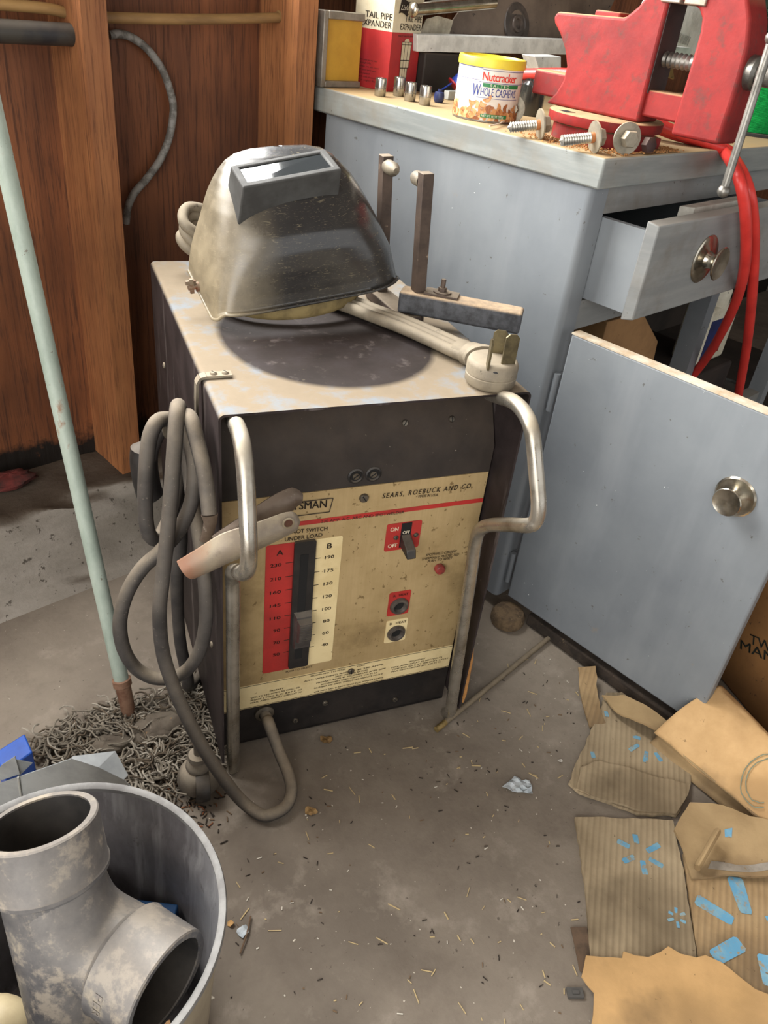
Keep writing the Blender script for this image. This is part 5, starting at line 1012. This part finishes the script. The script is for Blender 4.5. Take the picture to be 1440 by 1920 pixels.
def sheet(poly, zf, th=.003, jag=0, step=.010, seed=1, up=(0,0,0)):
    """a board lying on the floor: its outline is torn by jag, its top follows zf(x, y)"""
    rnd = random.Random(seed); P = []
    n = len(poly)
    for i in range(n):
        a, c = Vector(poly[i][:2]), Vector(poly[(i+1) % n][:2]); m = max(1, int((c-a).length/step)); nr = Vector((-(c-a).y, (c-a).x)); nr = nr.normalized() if nr.length else nr
        for k in range(m): p = a.lerp(c, k/m); P.append(p + nr*(rnd.uniform(-jag, jag) if k else 0))
    bm = bmesh.new(); vs = [bm.verts.new((p.x, p.y, 0)) for p in P]; ed = [bm.edges.new((vs[i], vs[(i+1) % len(vs)])) for i in range(len(vs))]
    bmesh.ops.triangle_fill(bm, edges=ed, use_beauty=True); 
    for _ in range(2):
        bmesh.ops.subdivide_edges(bm, edges=[e for e in bm.edges if e.calc_length() > step*1.3], cuts=1, use_grid_fill=True)
        bmesh.ops.triangulate(bm, faces=bm.faces)
    bm.verts.ensure_lookup_table(); bm.verts.index_update()
    top = [Vector((v.co.x, v.co.y, zf(v.co.x, v.co.y))) for v in bm.verts]; fs = [[v.index for v in f.verts] for f in bm.faces]
    bl = [(e.verts[0].index, e.verts[1].index) for e in bm.edges if len(e.link_faces) == 1]; bm.free(); N = len(top)
    b = MB(); b.add(top + [p - Vector((0, 0, th)) for p in top], fs + [[i+N for i in f][::-1] for f in fs] + [(i, j, j+N, i+N) for i, j in bl]); return b
def decal(poly, zf, e_=.0007):
    return sheet(poly, lambda x, y: zf(x, y)+e_, .0004, 0, .008)
def wob(z0, amp, f=60, ph=0, slope=(0, 0), c=(0, 0)): return lambda x, y: z0 + amp*(sin(x*f+ph)*cos(y*f*.8+ph*1.7) + .5*sin(x*f*2.1+y*f*1.3)) + slope[0]*(x-c[0]) + slope[1]*(y-c[1])
BLU = pm('faded blue print', '#5b93b2', '#7f9fa8', 40, lo=.45, hi=.65, speck='#93815f', sscale=110, slo=.54, shi=.68, rough=.85)
def petal(c, d, l, w0, w1):
    c, d = Vector(c), Vector(d).normalized(); n_ = Vector((-d.y, d.x)); out = []
    for t, w_ in ((0, w0*.7), (.06, w0), (.92, w1), (1, w1*.75)): out.append(c + d*(l*t) + n_*w_)
    for t, w_ in ((1, w1*.75), (.92, w1), (.06, w0), (0, w0*.7)): out.append(c + d*(l*t) - n_*w_)
    return [tuple(p) for p in out]
def board(name, label, poly, zf, mat, th=.0035, jag=.001, seed=1, cat='cardboard', step=.010):
    cx = sum(p[0] for p in poly)/len(poly); cy = sum(p[1] for p in poly)/len(poly)
    T_ = Thing(name, label, cat, 'G', (cx, cy, 0)); T_.part('board', sheet(poly, zf, th, jag, step, seed), mat, smooth=50); return T_
def pt2(L_): return [p[:2] for p in L_]
# square piece with the six-spoke mark
zc = wob(.0062, .0008, 70)
pc_ = pt2([(0.3214,0.7141,0.006),(0.3619,0.7208,0.006),(0.416,0.7243,0.006),(0.4649,0.7304,0.006),(0.4618,0.6771,0.006),(0.4548,0.6002,0.006),(0.4465,0.5317,0.006),(0.3143,0.5154,0.006),(0.32,0.5898,0.006),(0.3211,0.6577,0.006)])
K = board('cardboard_sheet', 'square flattened cardboard sheet with a blue spoked mark in its middle', pc_, zc, CB1, .005, .0012, 4)
marks = [((1195,1622),(1236,1588),(1,0)),]
b = MB()
def addpet(b, A, B_, w0, w1, zf):
    a, c = Vector(A[:2]), Vector(B_[:2]); d = c-a; s = decal(petal(a, d, d.length, w0, w1), zf); b.add(s.v, s.f)
for A, B_ in ([(0.4154,0.6739,0.006),(0.4351,0.6864,0.006)], [(0.416,0.6628,0.006),(0.4328,0.6533,0.006)], [(0.4056,0.6582,0.006),(0.4057,0.638,0.006)], [(0.3955,0.6624,0.006),(0.3784,0.6529,0.006)], [(0.3916,0.6763,0.006),(0.376,0.6839,0.006)], [(0.4033,0.6836,0.006),(0.4031,0.6977,0.006)]): addpet(b, A, B_, .0036, .0040, zc)
for A, B_ in ([(0.4348,0.5891,0.006),(0.4365,0.5964,0.006)], [(0.4397,0.5869,0.006),(0.4467,0.5899,0.006)], [(0.4388,0.5806,0.006),(0.445,0.5779,0.006)], [(0.4341,0.5779,0.006),(0.4334,0.5696,0.006)], [(0.43,0.5808,0.006),(0.4218,0.5777,0.006)], [(0.4307,0.5865,0.006),(0.4252,0.5893,0.006)]): addpet(b, A, B_, .0017, .0020, zc)
K.part('blue_mark', b, BLU, smooth=0)
# large piece running out of the picture at the right
zd = wob(.0060, .0008, 55, 1)
pd_ = pt2([(0.4664,0.6777,0.006),(0.496,0.6541,0.006),(0.5478,0.6572,0.006),(0.6397,0.6696,0.006),(0.5555,0.4502,0.006),(0.4672,0.4402,0.006),(0.4482,0.528,0.006),(0.4577,0.6006,0.006)])
K = board('cardboard_sheet', 'large flattened cardboard sheet with big blue bars at the right edge', pd_, zd, CB2, .005, .0006, 5)
b = MB()
for A, B_, w0, w1 in ((*[(0.4671,0.6126,0.006),(0.5078,0.5873,0.006)], .0085, .0070), (*[(0.5291,0.6508,0.006),(0.529,0.5999,0.006)], .0105, .0085), (*[(0.4688,0.5363,0.006),(0.5105,0.5604,0.006)], .0095, .0100), (*[(0.5349,0.549,0.006),(0.5304,0.5107,0.006)], .0085, .0085)): addpet(b, A, B_, w0, w1, zd)
for A, B_ in ([(0.5538,0.5974,0.006),(0.5611,0.5983,0.006)],): addpet(b, A, B_, .003, .003, zd)
K.part('blue_mark', b, BLU, smooth=0)
# crumpled folded top of that piece
ze = wob(.020, .0035, 46, 2, (.10, .10), (.52, .70))
pe_ = pt2([(0.4909,0.754,0.018),(0.5331,0.7468,0.018),(0.5975,0.7315,0.018),(0.6528,0.7164,0.018),(0.6269,0.649,0.018),(0.57,0.6505,0.018),(0.5119,0.648,0.018),(0.4665,0.6388,0.018),(0.4621,0.6937,0.018),(0.4589,0.7083,0.018)])
K = board('crumpled_cardboard', 'crumpled folded cardboard flap lying over the top of the large sheet', pe_, ze, CB4, .004, .0012, 6, step=.012)
b = MB(); s = decal(pt2([(0.5289,0.7135,0.02),(0.5391,0.715,0.02),(0.5362,0.7028,0.02),(0.5274,0.7032,0.02)]), ze); b.add(s.v, s.f); K.part('blue_mark', b, BLU, smooth=0)
b = MB(); s = decal(pt2([(0.4986,0.6649,0.018),(0.531,0.6638,0.018),(0.5758,0.6676,0.018),(0.5725,0.6577,0.018),(0.524,0.6527,0.018),(0.4922,0.6546,0.018)]), ze); b.add(s.v, s.f); K.part('tape_strip', b, pm('grey tape', '#8f877b', '#7c7468', 40, rough=.5), smooth=0)
q_ = [Vector(p) for p in [(0.5033,0.7021,0.035),(0.5117,0.6876,0.035),(0.4787,0.639,0.035),(0.4626,0.6506,0.035)]]; b = MB()
ax0, ax1 = (q_[0]+q_[1])/2, (q_[2]+q_[3])/2; b.tube(catmull([ax0 + Vector((0,0,.002)), (ax0+ax1)/2, ax1 + Vector((0,0,-.010))], 5), .0085, 12, sq=(.55, 1.15)); K = single('cardboard_curl', b, CB4, 'short rolled curl of cardboard lying on the crumpled flap', 'cardboard', 'G', tuple(ax1), smooth=50)
# upper piece with torn edges and its long left strip
zq = wob(.0068, .0010, 60, 3)
pa_ = pt2([(0.4071,0.9652,0.006),(0.4444,0.9764,0.006),(0.4797,0.9302,0.006),(0.5087,0.8687,0.006),(0.5197,0.8293,0.006),(0.5025,0.7878,0.006),(0.4712,0.7375,0.006),(0.4453,0.7355,0.006),(0.4139,0.7327,0.006),(0.3885,0.7415,0.006),(0.3589,0.7498,0.006),(0.3326,0.7569,0.006),(0.3196,0.7717,0.006),(0.3313,0.8004,0.006),(0.3595,0.8609,0.006),(0.3838,0.9087,0.006)])
K = board('cardboard_sheet', 'dirty upper cardboard sheet with torn edges under the cabinet door', pa_, zq, CB1, .005, .0022, 7)
b = MB()
for A, B_ in ([(0.441,0.8601,0.006),(0.4242,0.8471,0.006)], [(0.4513,0.8492,0.006),(0.4444,0.8277,0.006)], [(0.4647,0.8493,0.006),(0.4713,0.8339,0.006)], [(0.4349,0.8762,0.006),(0.4463,0.8737,0.006)], [(0.3641,0.8356,0.006),(0.3647,0.8235,0.006)], [(0.3992,0.9226,0.006),(0.3999,0.9113,0.006)]): addpet(b, A, B_, .0030, .0034, zq)
K.part('blue_mark', b, BLU, smooth=0)
b = MB(); zs2 = wob(.0105, .0012, 50, 1); s = sheet(pt2([(0.3397,0.7985,0.01),(0.3727,0.8184,0.01),(0.416,0.8102,0.01),(0.4619,0.7977,0.01),(0.5054,0.7947,0.01),(0.4963,0.7745,0.01),(0.4703,0.7389,0.01),(0.4422,0.7375,0.01),(0.4098,0.7372,0.01),(0.3803,0.7446,0.01),(0.3502,0.751,0.01),(0.3282,0.7606,0.01)]), zs2, .004, .0014, .012, 8); K.part('folded_layer', s, CB1, smooth=50)
K = board('cardboard_strip', 'short curled cardboard strip standing up beside the upper sheet', pt2([(0.3591,0.9953,0.02),(0.3896,1.0031,0.02),(0.3903,0.961,0.02),(0.3886,0.923,0.02),(0.3957,0.8981,0.02),(0.3681,0.8858,0.02),(0.3612,0.9207,0.02),(0.361,0.956,0.02)]), lambda x, y: .010 + .9*max(0, y-.93)*.25 + .004*sin(y*90), CB2, .003, .0012, 9)
K = board('cardboard_flap', 'brown cardboard flap bent up against the lower edge of the cabinet door', pt2([(0.3957,0.95,0.03),(0.428,0.9483,0.03),(0.4725,0.9096,0.03),(0.4911,0.8861,0.03),(0.4658,0.8712,0.03),(0.4386,0.8907,0.03),(0.4131,0.9144,0.03)]), lambda x, y: .020 + .25*max(0, (x-.42)) + .004*sin(x*60), CB4, .003, .001, 10)
# rolled tan carton at the right
RT = Thing('rolled_carton', 'tan carton folded into a thick roll against the brown carton', 'carton', 'G', (.56, .84, 0))
La, Lb, Ra, Rb_ = [Vector(p) for p in ((0.4601,0.8682,0.03), (0.626,0.6894,0.022), (0.5486,0.9157,0.1), (0.6364,0.7845,0.085))]
def roll(u, v):
    A, C_ = La.lerp(Lb, v), Ra.lerp(Rb_, v)
    if u < .62:
        t = u/.62; p = A.lerp(C_, t); p.z += .012*sin(pi*t) + .0025*sin(v*14+u*9); return p
    t = (u-.62)/.38; d = (C_-A); d.z = 0; d.normalize(); r_ = .022; an = t*2.2
    return C_ + d*(r_*sin(an)) + Vector((0, 0, -r_*(1-cos(an)) - .05*max(0, t-.45)))
b = MB(); b.grid(roll, 44, 40); o = RT.part('outer_ply', b, corr('warm tan carton', 0, '#c8a577', '#b18f63', '#977a56', 20), smooth=60); solid(o, .0025)
def roll2(u, v):
    A = La.lerp(Lb, v); B2 = Vector((A.x, A.y, .004)); d = (Ra.lerp(Rb_, v)-A); d.z = 0; d.normalize()
    return A.lerp(B2, u) + d*(.012*sin(u*pi)) - d*.006*u
b = MB(); b.grid(roll2, 8, 40); o = RT.part('inner_ply', b, CB4, smooth=60); solid(o, .003)
b = MB()
lc = Vector((0.593,0.7746,0.075))
def onroll(x, y):      # height of the roll under a point
    best = None
    for i in range(0, 29):
        for j in range(0, 41):
            p = roll(i/44, j/40); d_ = (p.x-x)**2+(p.y-y)**2
            if best is None or d_ < best[0]: best = (d_, p.z)
    return best[1] + .0022
for rr_ in (.030, .024):
    P = [lc + Vector((rr_*cos(t), rr_*sin(t), 0)) for t in [pi*.45 + pi*1.0*i/16 for i in range(17)]]; P = [Vector((p.x, p.y, onroll(p.x, p.y))) for p in P]; b.tube(P, .0007, 5)
RT.part('grey_print', b, pm('faint grey green print', '#74806f', rough=.85))
# torn tan liner along the bottom edge
zf_ = wob(.0118, .0008, 40, 4)
pf_ = pt2([(0.3071,0.5169,0.01),(0.3278,0.5176,0.01),(0.3514,0.5192,0.01),(0.3543,0.5278,0.01),(0.3679,0.5244,0.01),(0.3842,0.5245,0.01),(0.401,0.533,0.01),(0.412,0.5408,0.01),(0.4254,0.5334,0.01),(0.4445,0.5313,0.01),(0.4568,0.536,0.01),(0.4748,0.5299,0.01),(0.4918,0.5151,0.01),(0.507,0.5023,0.01),(0.5243,0.4972,0.01),(0.5713,0.4957,0.01),(0.5467,0.4316,0.01),(0.2918,0.4032,0.01),(0.3018,0.4387,0.01),(0.3104,0.4754,0.01),(0.2984,0.4918,0.01)])
board('torn_cardboard', 'torn tan cardboard liner lying nearest along the bottom edge', pf_, zf_, CB3, .0025, .0014, 12)
b = sheet(pt2([(0.2952,0.5544,0.004),(0.3157,0.557,0.004),(0.315,0.5165,0.004),(0.3024,0.5013,0.004),(0.2989,0.5033,0.004)]), wob(.0045, .0005), .002, .0008, .01, 13); single('brown_scrap', b, pm('dark brown board', '#5d4a39', '#46382b', 40, rough=.9), 'dark brown scrap sticking out left of the square cardboard sheet', 'scrap', 'G', (.31, .54, 0))
# dirty board lying under the open door
e0, e1_ = [Vector(p) for p in [(0.2844,1.1212,0.002),(0.5069,0.9021,0.002)]]; d = (e1_-e0).normalized(); n_ = Vector((-d.y, d.x, 0)); b = MB()
b.hexa([e0, e1_, e1_+n_*.075, e0+n_*.075], [p + Vector((0,0,.024)) for p in (e0, e1_, e1_+n_*.075, e0+n_*.075)]); o = single('dirty_plank', b, pm('black brown rotten plank', '#3a3027', '#241d17', 30, rough=.95, bump=.8, bscale=90, speck='#6a5a46', sscale=80), 'dark rotten plank lying on the floor under the cabinet door', 'plank', 'G', tuple(e0)); bev(o, .003)
# round block that props the bench corner
b = MB(); c_ = Vector((-0.0057,-0.0296,0.012)); b.lathe([(.029, 0), (.0315, .006), (.031, .018), (.027, .0245), (.0001, .025)], c_ - Vector((0,0,.0115)), (0,0,1), 36)
single('round_block', b, pm('fibrous brown block', '#6d5a42', '#4c3e2e', 60, rough=.95, bump=.8, bscale=140, speck='#937b59', sscale=110), 'round fibrous brown block on the floor under the bench corner post', 'block', 'B', tuple(c_))
# thin rod and splinter
r0_, r1_ = [Vector(p) for p in [(0.1222,0.8405,0.0065),(0.3266,1.0894,0.0065)]]; rd_ = (r1_-r0_).normalized(); RD = Thing('metal_rod', 'thin rusty metal rod lying on the floor beside the right welder handle', 'rod', 'G', tuple(r0_))
b = MB(); b.cyl(r0_+rd_*.02, r1_+rd_*.02, .0046, 14); RD.part('shaft', b, pm('dusty rod', '#6f6350', '#584d3e', 40, rough=.8, dust='#8a7d69', damt=.5)); b = MB(); b.cyl(r0_, r0_+rd_*.022, .0049, 14); RD.part('bare_end', b, pm('brass rod end', '#a08c5e', '#857247', 60, rough=.4, metal=.6))
s0, s1 = [Vector(p) for p in ((0.3703,0.02,0.0168), (0.3722,0.03,0.1254))]; b = MB(); b.tube([s0, s0.lerp(s1, .15), s0.lerp(s1, .8), s1], [.0012,.0042,.0048,.002], 6, sq=(.5,1)); single('wood_splinter', b, pm('fresh orange wood', '#c08a4e', '#a8743e', 60, rough=.8), 'fresh orange wood splinter leaning on the right edge of the welder', 'splinter', 'W', tuple(s0), smooth=0)
# small litter that can be told apart
LP = pm('bluish white scrap', '#b9c0c4', '#9aa3a8', 60, rough=.7)
def crumple(c, r, lab, name='paper_scrap', mat=None, sx=1.4, n=9, seed=1, cat='scrap'):
    rnd = random.Random(seed); P = [(c[0]+r*sx*cos(2*pi*i/n)*rnd.uniform(.5, 1), c[1]+r*sin(2*pi*i/n)*rnd.uniform(.5, 1)) for i in range(n)]
    zf2 = lambda x, y: .0030 + .0022*sin(x*420+seed)*cos(y*380) ; return single(name, sheet(P, zf2, .0006, 0, r*.35, seed), mat or LP, lab, cat, 'G', (c[0], c[1], 0), smooth=0)
crumple((0.2474,0.7592,0.002), .020, 'torn bluish white scrap on the open floor left of the cardboard', seed=3)
crumple((-0.1033,0.4984,0.002), .0095, 'small bluish white scrap beside the pail', seed=5, sx=.9)
crumple((-0.0487,0.6728,0.002), .0085, 'tan leaf fragment in front of the hanging cable loop', 'leaf_fragment', pm('dry tan leaf', '#95784d', '#7d623d', 60, rough=.9), seed=6, cat='leaf')
crumple((-0.0422,0.7983,0.002), .010, 'brown leaf fragment just under the front of the welder', 'leaf_fragment', pm('dry brown leaf', '#7d6038', '#5e4729', 60, rough=.9), seed=8, cat='leaf')
crumple((0.3127,0.8136,0.002), .0055, 'white chip left of the upper cardboard sheet', 'white_chip', pm('white chip', '#cfcac0', rough=.8), seed=9, sx=1, cat='chip')
crumple((-0.1205,0.5065,0.002), .0055, 'tan chip against the pail', 'wood_chip', pm('tan chip', '#b08a58', rough=.9), seed=10, sx=1, cat='chip')
t0_, t1_ = [(-0.0985,0.5179,0.003),(-0.1015,0.4731,0.003)]; b = MB(); b.tube(catmull([t0_, (-0.0984,0.4966,0.004), t1_], 4), .0011, 6); single('twig', b, pm('brown twig', '#5f4b38', rough=.9), 'thin brown twig beside the small white scrap', 'twig', 'G', tuple(t0_))
b = MB(); c_ = Vector((0.2906,0.4762,0.002)); b.obox(c_+Vector((0,0,.001)), (.019, .011, .004), Matrix.Rotation(.1, 3, 'Z')); b.obox(c_+Vector((0,0,.0035)), (.008, .004, .002), Matrix.Rotation(.1, 3, 'Z')); o = single('black_clip', b, pm('dark grey clip', '#4a4845', rough=.6), 'small dark grey clip on the floor left of the torn tan cardboard', 'clip', 'G', tuple(c_))
# straw, grit and dead bugs nobody could count
random.seed(17); b = MB()
area_ = pt2([(-0.0821,0.7805,0.0),(0.125,0.8235,0.0),(0.2962,1.0823,0.0),(0.367,0.9641,0.0),(0.3153,0.7644,0.0),(0.3155,0.622,0.0),(0.2959,0.4563,0.0),(0.0621,0.3816,0.0),(-0.0941,0.3642,0.0),(-0.1396,0.5829,0.0),(-0.0596,0.6404,0.0)])
xs = [p[0] for p in area_]; ys_ = [p[1] for p in area_]; k = 0
while k < 230:
    x, y = random.uniform(min(xs), max(xs)), random.uniform(min(ys_), max(ys_))
    if not inside(x, y, area_): continue
    k += 1; s_ = random.random(); a = random.uniform(0, pi); l_ = random.uniform(.002, .007) if s_ < .8 else random.uniform(.007, .017)
    b.slot(random.choice((0, 1, 1, 2, 4)) if s_ < .8 else 0); b.obox((x, y, .0009), (l_, random.uniform(.0006, .0013), .0009), Matrix.Rotation(a, 3, 'Z'))
for k in range(260):
    x, y = (-0.2276,0.6491,0.0)[0] + random.gauss(0, .035), (-0.2276,0.6491,0.0)[1] + random.gauss(0, .03)
    b.slot(random.choice((1, 1, 2, 3))); b.obox((x, y, .0012), (random.uniform(.003, .010), .0012, .0014), Matrix.Rotation(random.uniform(0, pi), 3, 'Z'))
single('straw_and_grit', b, [pm('pale straw', '#b7a277', rough=.9), pm('dark grit', '#2d251e', rough=.9), pm('brown grit', '#6b5640', rough=.9), pm('rust grit', '#7d4a2d', rough=.9), pm('white grit', '#c9c3b5', rough=.9)], 'bits of straw and dark grit scattered over the open floor', 'debris', 'G', (.1, .65, 0), kind='stuff', smooth=0)
